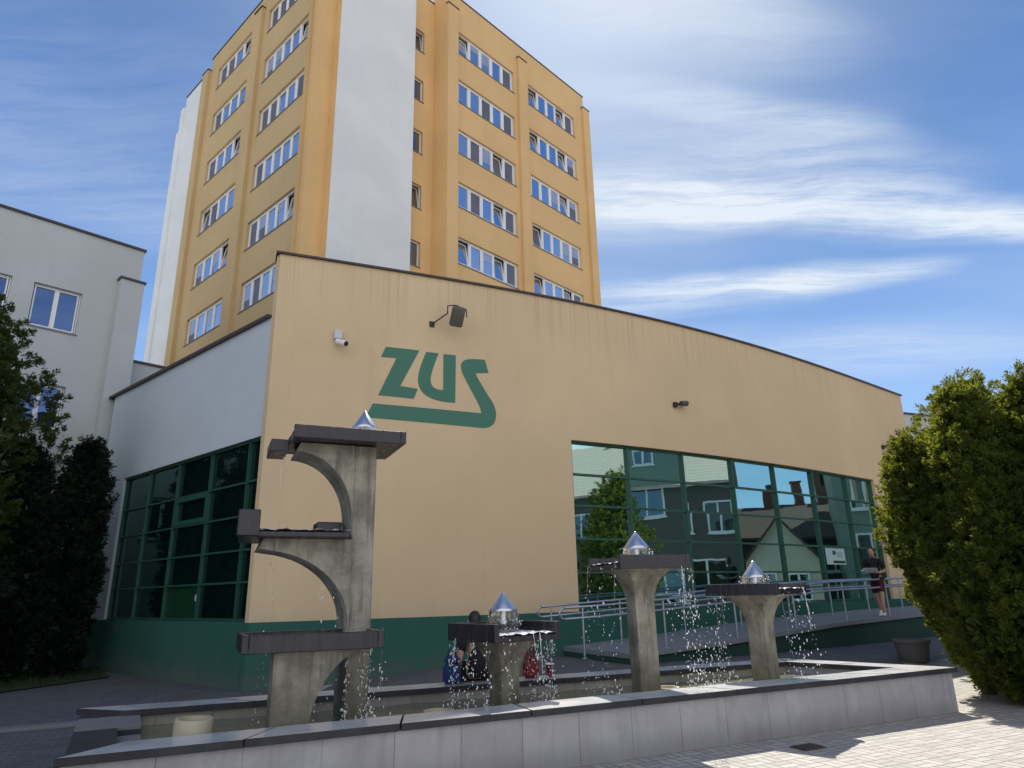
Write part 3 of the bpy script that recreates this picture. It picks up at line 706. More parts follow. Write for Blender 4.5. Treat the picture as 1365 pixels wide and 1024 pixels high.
# when travelling along LAZ outward is on the left = local +y
mb = MB(); mb.box(.15, v1, -.28, 0., lz1, LR); mb.box(v1+.001, LLEN, -.28, .0, PL, LR)
L_(mb, 'side_wall', M['hall_white'])
mb = MB(); mb.box(.155, LLEN-.01, -.28, .012, -.1, PL-.001); mb.box(.16, v1-.002, -.27, .011, PL-.0005, lz0); L_(mb, 'side_plinth', M['plinth'])
mb = MB(); mb.box(.16, LLEN+.07, -.30, .09, LR+.001, LR+.07); mb.box(LLEN+.071, LLEN+.18, -.35, .11, LR-.03, LR+.05); L_(mb, 'side_coping', M['coping_metal'])
lm = [v0, .72, 2.40, 4.08, 5.76, v1]; lr = [lz0, 1.95, 2.58, 3.27, 3.96, lz1]
wf = MB(); wg = MB(); GP = -.14
for k, v in enumerate(lm):
    vv = v+(.03 if k == 0 else -.03 if k == 5 else 0); wf.box(vv-.022, vv+.022, GP-.02, GP+.07, lr[0], lr[-1])
for k, z in enumerate(lr):
    zz = z+(.03 if k == 0 else -.03 if k == 5 else 0)
    for i in range(5): wf.box(lm[i]+.023, lm[i+1]-.023, GP-.02, GP+.055, zz-.020, zz+.020)
a, b = 2.40, 4.08                              # opening sash in the second row from the top
for (x0, x1, z0, z1) in ((a+.035, b-.035, 3.30, 3.40), (a+.035, b-.035, 3.84, 3.93), (a+.035, a+.12, 3.40, 3.84), (b-.12, b-.035, 3.40, 3.84)): wf.box(x0, x1, GP-.01, GP+.065, z0, z1)
for i in range(5):
    for j in range(5):
        e = rr.uniform(-.004, .004)
        mi = 1 if (j == 0 and i == 2) else 0
        wg.add([(lm[i], GP+e, lr[j]), (lm[i], GP+e, lr[j+1]), (lm[i+1], GP-e, lr[j+1]), (lm[i+1], GP-e, lr[j])], [(0, 1, 2, 3)], mi)
ww2 = L_(wf, 'window_wall', M['green_metal']); g = wg.build('glazing', [M['glass_dim'], M['green_panel']], ww2, recalc=False)
mb = MB(); mb.add([(2.58+.05*math.cos(q/16*6.283), GP+.004, 1.68+.075*math.sin(q/16*6.283)) for q in range(16)], [tuple(range(16))]); mb.build('sticker', M['grey_light'], ww2)
# roof and far walls of the hall
back = [fac(-4.7, -.33), fac(2, -.33), fac(8, -.33), fac(XE-.1, -.33), Vector((12.5, 33, 0)), Vector((-2, 31, 0))]
e = LT @ Vector((LLEN, -.29, 0)); back = back + [e]
mb = MB(); mb.prism([(p.x, p.y) for p in back], 6.9, 7.3); put(mb.build('roof', M['roof_dark'], hall))
mb = MB()
for p, q in ((fac(XE, -.30), Vector((12.6, 33.0, 0))), (Vector((12.5, 33, 0)), Vector((-2, 31, 0))), (Vector((-2, 31, 0)), e)):
    d = (q-p).normalized(); n = Vector((-d.y, d.x, 0))*.15
    mb.prism([(p+n)[:2], (p-n)[:2], (q-n)[:2], (q+n)[:2]], 0, 7.29)
put(mb.build('rear_wall', M['hall_white'], hall))
# lettering painted on the front wall
# wall coordinates (x on the facade, z) measured once from the letter corners
LOGO = [[(-2.846,7.046),(-2.126,7.052),(-2.519,6.152),(-2.146,6.12),(-2.23,5.879),(-2.969,5.89),(-2.618,6.801),(-2.941,6.789)],[(-1.977,7.038),(-1.701,7.037),(-1.746,6.903),(-1.784,6.783),(-1.815,6.677),(-1.84,6.584),(-1.858,6.504),(-1.869,6.437),(-1.873,6.383),(-1.867,6.314),(-1.849,6.258),(-1.821,6.213),(-1.781,6.18),(-1.73,6.159),(-1.667,6.149),(-1.594,6.151),(-1.594,7.033),(-1.315,7.04),(-1.326,5.875),(-1.483,5.87),(-1.622,5.877),(-1.744,5.896),(-1.85,5.926),(-1.939,5.967),(-2.013,6.021),(-2.07,6.085),(-2.111,6.162),(-2.137,6.251),(-2.147,6.351),(-2.143,6.419),(-2.132,6.497),(-2.115,6.585),(-2.091,6.683),(-2.06,6.791),(-2.022,6.909)],[(-0.641,7.015),(-0.561,6.698),(-0.853,6.653),(-0.851,6.636),(-0.847,6.617),(-0.841,6.597),(-0.834,6.577),(-0.825,6.555),(-0.813,6.533),(-0.8,6.51),(-0.56,6.107),(-0.515,6.045),(-0.477,5.982),(-0.446,5.919),(-0.423,5.856),(-0.406,5.792),(-0.396,5.728),(-0.393,5.664),(-0.403,5.581),(-0.424,5.51),(-0.456,5.451),(-0.501,5.404),(-0.557,5.368),(-0.624,5.343),(-0.703,5.33),(-3.211,5.364),(-3.071,5.69),(-0.735,5.682),(-0.745,5.741),(-0.763,5.804),(-0.788,5.87),(-0.821,5.939),(-1.125,6.528),(-1.16,6.606),(-1.184,6.678),(-1.196,6.742),(-1.198,6.799),(-1.188,6.849),(-1.168,6.893),(-1.136,6.929),(-1.104,6.951),(-1.06,6.97),(-1.003,6.986),(-0.932,6.999),(-0.849,7.007),(-0.752,7.013)]]
mb = MB()
for poly in LOGO:
    n = len(poly); mb.add([(x, 0, z) for x, z in poly], [tuple(range(n))])
lg = mb.build('painted_logo', M['logo'], hall, recalc=False)
bm = bmesh.new(); bm.from_mesh(lg.data)
for k in range(40):
    xc = -3.4+.085*k
    bmesh.ops.bisect_plane(bm, geom=bm.verts[:]+bm.edges[:]+bm.faces[:], plane_co=(xc, 0, 0), plane_no=(1, 0, 0))
for v in bm.verts: v.co = fac(v.co.x, .004, v.co.z)
bmesh.ops.recalc_face_normals(bm, faces=bm.faces)
bmesh.ops.solidify(bm, geom=bm.faces[:], thickness=.003)
bm.to_mesh(lg.data); bm.free(); put(lg)

# ------------------------------------------------------------------ office tower (local x runs right-and-away, local y left-and-away)
P0 = (-2.43, 28.18, 0)
tower = empty('office_tower', P0, R(47), 'tall orange and white office tower with rows of white windows rising behind the hall', 'tower')
ROWS = [29.27-2.943*k for k in range(8)]               # window heads, from the top floor down
WH = 1.36
TOP = 31.4; XR = 11.0; XL = -7.25; BY = .90; YB = 16.6
TZ = 0.
mo = MB(); mt = MB(); mw = MB(); mc = MB(); ms = MB()
# inner core (behind the windows) so that nothing is hollow
core = MB(); core.box(XL+.6, XR-.2, BY+.5, YB-.3, 0, 30.2)
core.box(-.6, XR-.25, .42, BY+.49, 0, 30.1)
core.build('core', M['roof_dark'], tower)
lowz = 6.0
def bay_x(mb, x0, x1, y, rows, top, t=.30, wx=None):
    """right face bay: spandrels between window rows"""
    zt = top
    wx = wx or (x0, x1)
    for k, zh in enumerate(rows):
        mb.box(x0, x1, y, y+t, zh, zt); zt = zh-WH
        if wx[0] > x0+.001: mb.box(x0, wx[0], y, y+t, zh-WH+.001, zh-.001)
        if wx[1] < x1-.001: mb.box(wx[1], x1, y, y+t, zh-WH+.001, zh-.001)
    mb.box(x0, x1, y, y+t, lowz, zt)
bay_x(mo, -.02, 4.49, 0., ROWS, TOP, wx=(0.06, 4.24)); bay_x(mo, 5.16, 10.38, 0., ROWS, TOP, wx=(5.42, 9.60))
PJ = .17
mo.box(-.71, -.021, -PJ, BY+.3, lowz, 30.42); mo.box(4.491, 5.159, -PJ, .3, lowz, 30.42); mo.box(10.381, 11.0, -PJ, .5, lowz, 30.42)
mo.box(-.70, -.021, .0, BY+.3, 30.421, TOP-.001); mo.box(4.491, 5.159, .0, .3, 30.421, TOP-.001); mo.box(10.381, 10.62, .0, .3, 30.421, TOP-.001)
for a, b in ((-.74, .01), (4.46, 5.19), (10.35, 11.03)): mc.box(a, b, -PJ-.03, -.003, 30.425, 30.48)
mc.box(-.73, 10.66, -.035, .34, TOP, TOP+.06)
# recessed stair strip with small windows, and the recessed corner strip
SWX = (-2.02, -1.36)
SROWS = [28.0+.72-2.943*k for k in range(8)]
zt = 31.0
for zh in SROWS:
    mo.box(-2.27, -.711, BY, BY+.3, zh, zt); mo.box(-2.27, SWX[0], BY, BY+.3, zh-1.25+.001, zh-.001); mo.box(SWX[1], -.711, BY, BY+.3, zh-1.25+.001, zh-.001); zt = zh-1.25
mo.box(-2.27, -.711, BY, BY+.3, lowz, zt)
mo.box(XL, -6.36, BY-.0, BY+.3, lowz, 31.0)
mo.box(-6.36, -6.352, .47, BY+.3, lowz, 31.6); mo.box(-2.262, -2.255, .47, BY+.3, lowz, 31.6)
mw.box(-6.351, -2.263, .465, BY+.3, lowz, 33.2)
mc.box(-6.40, -2.22, .43, BY+.35, 33.2, 33.27)
mc.box(-2.25, -.75, BY-.03, BY+.33, 31.0, 31.06); 
# left face
V0 = BY
def bay_y(mb, y0, y1, x, rows, top, wy, t=.30):
    zt = top
    for zh in rows:
        mb.box(x, x+t, y0, y1, zh, zt); zt = zh-WH
        if wy[0] > y0+.001: mb.box(x, x+t, y0, wy[0], zh-WH+.001, zh-.001)
        if wy[1] < y1-.001: mb.box(x, x+t, wy[1], y1, zh-WH+.001, zh-.001)
    mb.box(x, x+t, y0, y1, lowz, zt)
TL_ = 30.55
yb = lambda v: V0+v
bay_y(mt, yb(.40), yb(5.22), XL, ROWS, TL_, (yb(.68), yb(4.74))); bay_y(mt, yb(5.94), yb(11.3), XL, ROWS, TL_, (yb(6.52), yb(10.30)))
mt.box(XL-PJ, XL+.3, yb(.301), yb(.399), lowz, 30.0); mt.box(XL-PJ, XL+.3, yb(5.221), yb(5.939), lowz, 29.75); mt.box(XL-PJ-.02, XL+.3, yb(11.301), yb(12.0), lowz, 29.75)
mt.box(XL, XL+.3, yb(5.221), yb(5.939), 29.751, TL_-.001)
for a, b in ((5.19, 5.97), (11.27, 12.03)): mc.box(XL-PJ-.05, XL-.003, yb(a), yb(b), 29.755, 29.81)
mc.box(XL-.035, XL+.33, yb(.30), yb(11.34), TL_, TL_+.06)
mw.box(XL, XL+.3, yb(12.001), yb(14.6), lowz, 29.9); mw.box(XL-.10, XL+.3, yb(14.601), yb(15.0), lowz, 29.2); mw.box(XL-.02, XL+.3, yb(15.001), yb(15.55), lowz, 27.9)
mc.box(XL-.04, XL+.33, yb(11.9), yb(14.63), 29.9, 29.96)
mo.build('orange_wall', M['tower_orange'], tower); mt.build('side_wall', M['tower_orange_shade'], tower); mw.build('white_wall', M['tower_white'], tower); mc.build('coping', M['coping_metal'], tower)
mb = MB(); mb.box(XR-.3, XR-.001, .501, YB, lowz, 30.3); mb.box(XL+.05, XR-.301, YB-.29, YB, lowz, 27.7); mb.box(XL+.3, XR-.3, BY+.31, YB-.3, 30.21, 30.5); mb.build('rear_wall', M['tower_orange'], tower)

wrand = random.Random(11)
def window(parent, name, T, width, height, nsash, tilts=(), dark=(), glass='glass_tower', thin=1., wide=None):
    """window in local coords: x along the wall, z up, y=0 wall face, +y outwards; returns frame part with its pane"""
    f = MB(); g = MB(); fw = .055*thin; y1 = -.11; y0 = y1-.07
    f.box(0, width, y0, y1, 0, fw); f.box(0, width, y0, y1, height-fw, height)
    f.box(0, fw, y0, y1, fw+.001, height-fw-.001); f.box(width-fw, width, y0, y1, fw+.001, height-fw-.001)
    sw = (width-2*fw)/nsash
    for k in range(1, nsash):
        x = fw+sw*k; w = .11 if k == (wide or -1) else .05*thin; f.box(x-w, x+w, y0, y1, fw+.001, height-fw-.001)
    for k in range(nsash):
        a = fw+sw*k+.04*thin; b = fw+sw*(k+1)-.04*thin; c, d = fw+.01, height-fw-.01; s = .07*thin
        tl = R(9) if k in tilts else 0.
        Tt = Matrix.Translation((0, y1-.012, c)) @ Matrix.Rotation(tl, 4, 'X') @ Matrix.Translation((0, 0, -c))
        f.box(a, b, -.045, .02, c, c+s, T=Tt); f.box(a, b, -.045, .02, d-s, d, T=Tt); f.box(a, a+s, -.045, .02, c+s+.001, d-s-.001, T=Tt); f.box(b-s, b, -.045, .02, c+s+.001, d-s-.001, T=Tt)
        e = wrand.uniform(-.006, .006); e2 = wrand.uniform(-.006, .006)
        q = [Tt @ Vector(v) for v in ((a+s-.004, -.012+e, c+s-.004), (b-s+.004, -.012-e, c+s-.004), (b-s+.004, -.012-e+e2, d-s+.004), (a+s-.004, -.012+e+e2, d-s+.004))]
        g.add(q, [(0, 1, 2, 3)], 1 if (k in dark or wrand.random() < .07) else 0)
        if glass == 'glass_tower' and wrand.random() < .16:      # roller blind drawn part of the way down
            h = wrand.uniform(.25, .7); q2 = [q[0].lerp(q[3], h)+Vector((0, .006, 0)), q[1].lerp(q[2], h)+Vector((0, .006, 0)), q[2]+Vector((0, .006, 0)), q[3]+Vector((0, .006, 0))]; g.add(q2, [(0, 1, 2, 3)], 3)
        if k in tilts:     # dark room seen past the tilted sash
            g.add([(a, y0-.16, c), (b, y0-.16, c), (b, y0-.16, d), (a, y0-.16, d)], [(0, 1, 2, 3)], 2)
    o = f.build(name, M['white_pvc'], parent); o.matrix_basis = T
    g.build('pane', [M[glass], M['glass_blind'], M['roof_dark'], M['glass_shade']], o, recalc=False)
    sb = MB(); sb.box(-.03, width+.03, -.10, .035, -.045, -.002); sb.build('sill', M['sill'], o)
    return o
def face_T(face, a, z):
    # right face: x along +x, outward -y ; left face: x along -y (so that outward is -x)
    if face == 'R': return Matrix.Translation((a, 0, z)) @ Matrix.Scale(-1, 4, (0, 1, 0))
    return Matrix.Translation((XL, a, z)) @ Matrix(((0, -1, 0, 0), (1, 0, 0, 0), (0, 0, 1, 0), (0, 0, 0, 1)))
def nice_T(face, a, z, w):
    """rotation only: for both faces local +y points outwards"""
    if face == 'R': return Matrix.Translation((a+w, 0, z)) @ Matrix.Rotation(math.pi, 4, 'Z')
    if face == 'S': return Matrix.Translation((a+w, BY, z)) @ Matrix.Rotation(math.pi, 4, 'Z')
    return Matrix.Translation((XL, a, z)) @ Matrix.Rotation(math.pi/2, 4, 'Z')
T1 = [(4,), (), (1,), (1,), (4, 1), (1,), (), ()]; D1 = [(0,), (0, 2), (0,), (0,), (0,), (0,), (0,), (0,)]
T2 = [(4, 1), (4, 1), (1,), (4,), (4, 1), (1,), (), ()]
for k, zh in enumerate(ROWS):
    zb = zh-WH
    if zb < 9: continue
    window(tower, 'window', nice_T('R', .07, zb+.005, 4.16), 4.16, WH-.01, 5, T1[k], D1[k], wide=3)
    window(tower, 'window', nice_T('R', 5.43, zb+.005, 4.16), 4.16, WH-.01, 5, T2[k], (0,), wide=3)
    window(tower, 'window', nice_T('L', yb(.69), zb+.005, 4.04), 4.04, WH-.01, 5, wrand.choice([(), (0,), (3,), ()]), (4,) if k % 2 else (4, 3), wide=2)
    window(tower, 'window', nice_T('L', yb(6.53), zb+.005, 3.76), 3.76, WH-.01, 4, wrand.choice([(), (0,), (3,)]), (3,) if k % 3 else (3, 2), wide=2)
for k, zh in enumerate(SROWS):
    if zh > 12: window(tower, 'stair_window', nice_T('S', SWX[0]+.01, zh-1.245, .64), .64, 1.24, 1, (0,) if k in (0, 3) else (), (), 'glass_dark', .5)

# ------------------------------------------------------------------ left office building, link block, right rear wing
lb = empty('office_building', (-12.2, 19.9, 0), R(47), 'pale grey flat-roofed office building with two-pane windows at the left edge', 'building')
mb = MB(); z = 12.6
wins = [(-2.42-1.78*k, -1.17-1.78*k) for k in range(9)]
rowsL = [(9.30, 10.62), (6.36, 7.66), (3.42, 4.72)]
xs = [.35]
def wallcells(mb, x0, x1, z0, z1, holes, y0, y1):
    xe = sorted(set([x0, x1]+[h[0] for h in holes]+[h[1] for h in holes])); ze = sorted(set([z0, z1]+[h[2] for h in holes]+[h[3] for h in holes]))
    for i in range(len(xe)-1):
        run = None
        for j in range(len(ze)-1):
            cx, cz = (xe[i]+xe[i+1])/2, (ze[j]+ze[j+1])/2
            solid = not any(h[0] < cx < h[1] and h[2] < cz < h[3] for h in holes)
            if solid: run = (run[0], ze[j+1]) if run else (ze[j], ze[j+1])
            if (not solid or j == len(ze)-2) and run: mb.box(xe[i], xe[i+1], y0, y1, run[0], run[1]); run = None
holes = [(a, b, c, d) for a, b in wins for c, d in rowsL]
wallcells(mb, -26, .35, -.1, z, holes, 0, .32)
bm_ = mb.build('wall', M['left_white'], lb, recalc=True)
mb = MB(); mb.box(-26, .35, .60, 12, -.1, 12.2); mb.box(-.001+.0, .349, .321, 11.9, -.1, 12.6); mb.build('rear_wall', M['left_white'], lb)
mb = MB(); mb.box(-.27, .41, -.30, -.001, -.1, 11.35); mb.build('pilaster', M['left_white'], lb)
mb = MB(); mb.box(-.31, .45, -.34, -.003, 11.352, 11.42); mb.box(-26, .40, -.06, .40, z+.001, z+.07); mb.build('coping', M['coping_metal'], lb)
for a, b in wins[:6]:
    for c, d in rowsL:
        window(lb, 'window', Matrix.Translation((b-.005, 0, c+.005)) @ Matrix.Rotation(math.pi, 4, 'Z'), b-a-.01, d-c-.01, 2, (), (), 'glass_left', .55)
lk = empty('link_block', (-12.2, 19.9, 0), R(47), 'low grey link wall wedged between the office building and the tower', 'building')
mb = MB(); mb.box(.36, 6.5, .35, 3.0, 0, 8.93); mb.build('wall', M['left_white'], lk)
mb = MB(); mb.box(.36, 6.55, .30, 3.05, 8.932, 9.0); mb.build('coping', M['coping_metal'], lk)
rw = empty('rear_wing', (16.0, 28.6, 0), R(20), 'plain pale wall of a rear wing just past the right end of the hall', 'building')
mb = MB(); mb.box(0, 12, 0, 6, -.1, 8.75); mb.build('wall', M['left_white'], rw)
mb = MB(); mb.box(-.05, 12.05, -.06, 6.05, 8.752, 8.82); mb.build('coping', M['coping_metal'], rw)

# ------------------------------------------------------------------ access ramp and handrails
RX = [(1.40, .42), (2.75, .50), (4.2, .59), (5.65, .69), (7.6, .82), (9.4, .87), (12.0, .93), (15.5, .95)]
def ramp_z(x): return float(np.interp(x, [a for a, b in RX], [b for a, b in RX]))
ramp = empty('access_ramp', (1.4, 14.2, 0), 0, 'long concrete access ramp with dark green side rising along the hall front', 'ramp')
rI = ramp.matrix_basis.inverted()
xs = list(np.linspace(1.0, 16.5, 44)); OUT = 2.6
def strip(mb, xs, o0, o1, zf0, zf1):
    n = len(xs); vs = []; fs = []
    for x in xs:
        for off, zf in ((o1, zf0), (o1, zf1), (o0, zf1), (o0, zf0)): vs.append(fac(x, off, zf(x)))
    for i in range(n-1):
        for k in range(4): fs.append((i*4+k, (i+1)*4+k, (i+1)*4+(k+1) % 4, i*4+(k+1) % 4))
    fs.append((3, 2, 1, 0)); fs.append(tuple((n-1)*4+k for k in range(4))); mb.add(vs, fs)
# x here is the facade abscissa; the outer edge lies OUT metres in front of it
def rz(x): return ramp_z(x+OUT*.5)
mb = MB(); strip(mb, xs, .03, OUT, lambda x: rz(x)-.09, lambda x: rz(x)); o = mb.build('deck', M['concrete_ramp'], ramp); o.matrix_basis = rI.copy()
mb = MB(); strip(mb, xs, .10, OUT-.05, lambda x: -.1, lambda x: rz(x)-.091); o = mb.build('side_wall', M['ramp_green'], ramp); o.matrix_basis = rI.copy()
def handrail(off, xa, xb, posts, label, h=.92):
    p = fac(xa, off); root = empty('handrail', (p.x, p.y, rz(xa)), 0, label, 'handrail', 'steel handrails along the ramp'); I = root.matrix_basis.inverted()
    def P(x, dz): return fac(x, off, rz(x)+dz)
    xs = list(np.linspace(xa, xb, 26))
    for nm, dz in (('top_rail', h), ('mid_rail', h-.20)):
        mb = MB(); pts = [P(x, dz) for x in xs]; mb.tube(pts, .024, 10); o = mb.build(nm, M['steel_rail'], root, smooth=True); o.matrix_basis = I.copy()
    mb = MB(); t = fac_t(xa); a = P(xa, h); c = P(xa, h-.20); m = (a+c)/2
    mb.tube([a+(c-a)*.5*(1-math.cos(R(180*k/10)))-t*.10*math.sin(R(180*k/10)) for k in range(11)], .024, 10); o = mb.build('end_loop', M['steel_rail'], root, smooth=True); o.matrix_basis = I.copy()
    for x in posts:
        mb = MB(); mb.tube([P(x, 0.), P(x, h)], .022, 10); mb.lathe([(.055, 0), (.055, .012), (.03, .014)], 14, P(x, .0)); o = mb.build('post', M['steel_rail'], root, smooth=False); autosmooth(o, 40); o.matrix_basis = I.copy()
    return root
handrail(2.42, -.15, 16., [.2, 1.85, 3.5, 5.1, 6.7, 8.3, 9.9, 11.6, 13.3, 15.], 'outer steel handrail along the open edge of the ramp')
handrail(.85, .15, 15.5, [.35, 1.9, 3.5, 5.1, 6.7, 8.3, 9.9, 11.6, 13.3, 15.], 'inner steel handrail of the ramp, next to the window wall')

# ------------------------------------------------------------------ things on the walls
def wall_frame(x, z, off=0.):
    t = fac_t(x); n = Vector((t.y, -t.x, 0)); p = fac(x, off, z)
    return Matrix(((t.x, n.x, 0, p.x), (t.y, n.y, 0, p.y), (0, 0, 1, p.z), (0, 0, 0, 1)))   # x along wall, y outwards
def wall_thing(name, x, z, label, cat, group=None):
    o = empty(name, (0, 0, 0), 0, label, cat, group); o.matrix_basis = wall_frame(x, z); return o
fl = wall_thing('floodlight', -1.48, 7.79, 'dark grey floodlight on a thin bracket above the green lettering', 'floodlight')
T = Matrix.Translation((.04, .52, .02)) @ Matrix.Rotation(R(-38), 4, 'X') @ Matrix.Rotation(R(8), 4, 'Z')
mb = MB(); mb.box(-.15, .15, -.09, .08, -.24, .22, T=T); mb.build('housing', M['grey_dark'], fl, bevel=.03)
mb = MB(); mb.box(-.13, .13, .081, .09, -.21, .19, T=T); mb.build('lens', M['glass_blind'], fl)
mb = MB(); mb.tube([(-.42, .0, -.05), (-.20, .30, .10), (-.20, .50, .06)], .016, 8); mb.tube([(-.20, .5, .06), (-.20, .52, .25), (.0, .50, .30), (.26, .52, .22), (.27, .52, .03)], .014, 8); mb.box(-.48, -.36, 0, .02, -.12, .02); mb.build('bracket', M['black'], fl)
cc = wall_thing('security_camera', -3.84, 7.05, 'white bullet security camera under a square white junction box', 'camera')
mb = MB(); mb.box(-.09, .09, 0, .09, .03, .23); mb.build('junction_box', M['grey_light'], cc, bevel=.012)
T = Matrix.Translation((.03, .14, -.07)) @ Matrix.Rotation(R(-38), 4, 'Z') @ Matrix.Rotation(R(-22), 4, 'X')
mb = MB(); mb.tube([T @ Vector((0, -.08, 0)), T @ Vector((0, .20, 0))], .062, 16); autosmooth(mb.build('body', M['white_pvc'], cc), 40)
mb = MB(); mb.tube([T @ Vector((0, .201, 0)), T @ Vector((0, .215, 0))], .055, 16); mb.build('lens', M['black'], cc)
mb = MB(); mb.tube([(-.03, .02, 0.03), (-.03, .10, -.02), T @ Vector((0, 0, .03))], .03, 8); mb.build('bracket', M['grey_light'], cc)
def dark_cam(x, z, label, s=1.):
    c = wall_thing('dome_camera', x, z, label, 'camera', 'small black cameras on the hall front')
    mb = MB(); mb.box(-.22*s, -.10*s, 0, .10, -.09, .05); mb.build('mount', M['black'], c, bevel=.01)
    mb = MB(); mb.tube([(-.12*s, .07, -.01), (.05*s, .12, .01)], .03, 8); mb.build('bracket', M['black'], c)
    mb = MB(); mb.tube([(-.02*s, .16, .00), (.24*s, .16, .03)], .075, 14); autosmooth(mb.build('body', M['grey_dark'], c), 40)
    mb = MB(); mb.tube([(.241*s, .16, .03), (.255*s, .16, .032)], .06, 14); mb.build('lens', M['black'], c)
dark_cam(4.58, 6.54, 'small black camera alone above the middle of the long window wall', .85)
dark_cam(13.73, 6.56, 'small black camera at the right end of the hall beside the conifer', .6)
nt = empty('notice_sheet', (0, 0, 0), 0, 'white printed notice stuck inside the right part of the window wall', 'notice')
a = fac(9.72, GOFF+.012, 0); b = fac(10.72, GOFF+.012, 0); t = (b-a).normalized(); n = Vector((t.y, -t.x, 0)); a = fac(9.6, GOFF)+n*.02
nt.matrix_basis = Matrix(((t.x, n.x, 0, a.x+t.x*.22), (t.y, n.y, 0, a.y+t.y*.22), (0, 0, 1, 2.30), (0, 0, 0, 1)))
mb = MB(); mb.box(0, 1.16, 0, .004, 0, .50); mb.build('sheet', mat_plain('notice behind tinted glass', (.42, .56, .58), .35, var=.04), nt)
mb = MB(); mb.box(.40, 1.12, .005, .007, .04, .12); mb.box(.42, .60, .005, .007, .30, .42)
for k in range(3): mb.box(.66, 1.02, .005, .007, .24+.06*k, .255+.06*k)
mb.build('print', M['green_panel'], nt)

# ------------------------------------------------------------------ planter, drain, kerb
pl = empty('planter', (8.42, 15.7, ground_z(8.42, 15.7)), 0, 'round grey concrete planter tub standing behind the right end of the fountain', 'planter')
mb = MB(); mb.lathe([(.27, 0), (.285, .02), (.335, .37), (.365, .38), (.37, .43), (.36, .445), (.32, .445), (.31, .40)], 36); autosmooth(mb.build('tub', mat_plain('planter concrete', (.17, .15, .135), .85, var=.2, scale=5, bump=.4), pl), 35)
mb = MB(); mb.lathe([(.312, .37), (.2, .40), (.01, .41)], 20); mb.build('soil', M['bark'], pl)
dr = empty('drain_cover', (3.02, 8.02, 0), R(26), 'small dark iron drain cover set in the pale pavers by the fountain', 'drain cover')
mb = MB(); mb.box(-.15, .15, -.11, .11, .002, .012)
mb.build('frame', M['drain'], dr)
mb = MB()
for k in range(7): mb.box(-.13+.04*k, -.108+.04*k, -.095, .095, .013, .02)
mb.build('grate', M['drain'], dr)
ks = empty('kerb_stones', (-6.6, 10.1, 0), R(27), 'flat pale kerb stones lying in the dark paving left of the fountain', 'kerb')
mb = MB(); mb.box(-.35, 1.0, -.15, .15, 0, .05); mb.box(-1.75, -.36, -.15, .15, 0, .048); mb.build('stone', M['kerb'], ks, bevel=.012)

# ------------------------------------------------------------------ trees
def rand_unit(n):
    v = RNG.normal(size=(n, 3)); return v/np.linalg.norm(v, axis=1)[:, None]
def leaf_quads(P, U, L, Wd, curl=0.25):
    """little kite shaped leaf faces: P base, U direction"""
    n = len(P); r = rand_unit(n); S = np.cross(U, r); S /= np.linalg.norm(S, axis=1)[:, None]+1e-9; Nn = np.cross(S, U)
    a = P; b = P+U*(L*.45)[:, None]+S*(Wd*.5)[:, None]+Nn*(L*curl*.3)[:, None]; c = P+U*L[:, None]; d = P+U*(L*.45)[:, None]-S*(Wd*.5)[:, None]+Nn*(L*curl*.3)[:, None]
    V = np.stack([a, b, c, d], 1).reshape(-1, 3); F = np.arange(4*n).reshape(n, 4); return V, F
def mesh_np(name, V, F, mat, parent):
    me = bpy.data.meshes.new(name); n = len(F)
    me.vertices.add(len(V)); me.vertices.foreach_set('co', V.astype(np.float32).ravel())
    me.loops.add(4*n); me.loops.foreach_set('vertex_index', F.astype(np.int32).ravel())
    me.polygons.add(n); me.polygons.foreach_set('loop_start', np.arange(0, 4*n, 4, dtype=np.int32)); me.polygons.foreach_set('loop_total', np.full(n, 4, np.int32))
    me.update(); me.validate(); return link(name, me, mat, parent)
def trunk_mesh(T, h, r, limbs, crown):
    mb = MB(); pts = [(0.03*math.sin(k*1.3), .03*math.cos(k*1.7), h*k/7) for k in range(8)]
    mb.tube(pts, r, 9, taper=[1.25]+[1-.11*k for k in range(1, 8)])
    for i in range(limbs):
        z = h*(.15+.75*i/limbs); a = i*2.4; L = crown*.7; mb.tube([(0, 0, z), (L*.5*math.cos(a), L*.5*math.sin(a), z+.25*L), (L*math.cos(a), L*math.sin(a), z+.65*L)], r*.34, 6, taper=[1, .7, .3])
    return autosmooth(mb.build('trunk', M['bark'], T), 50)
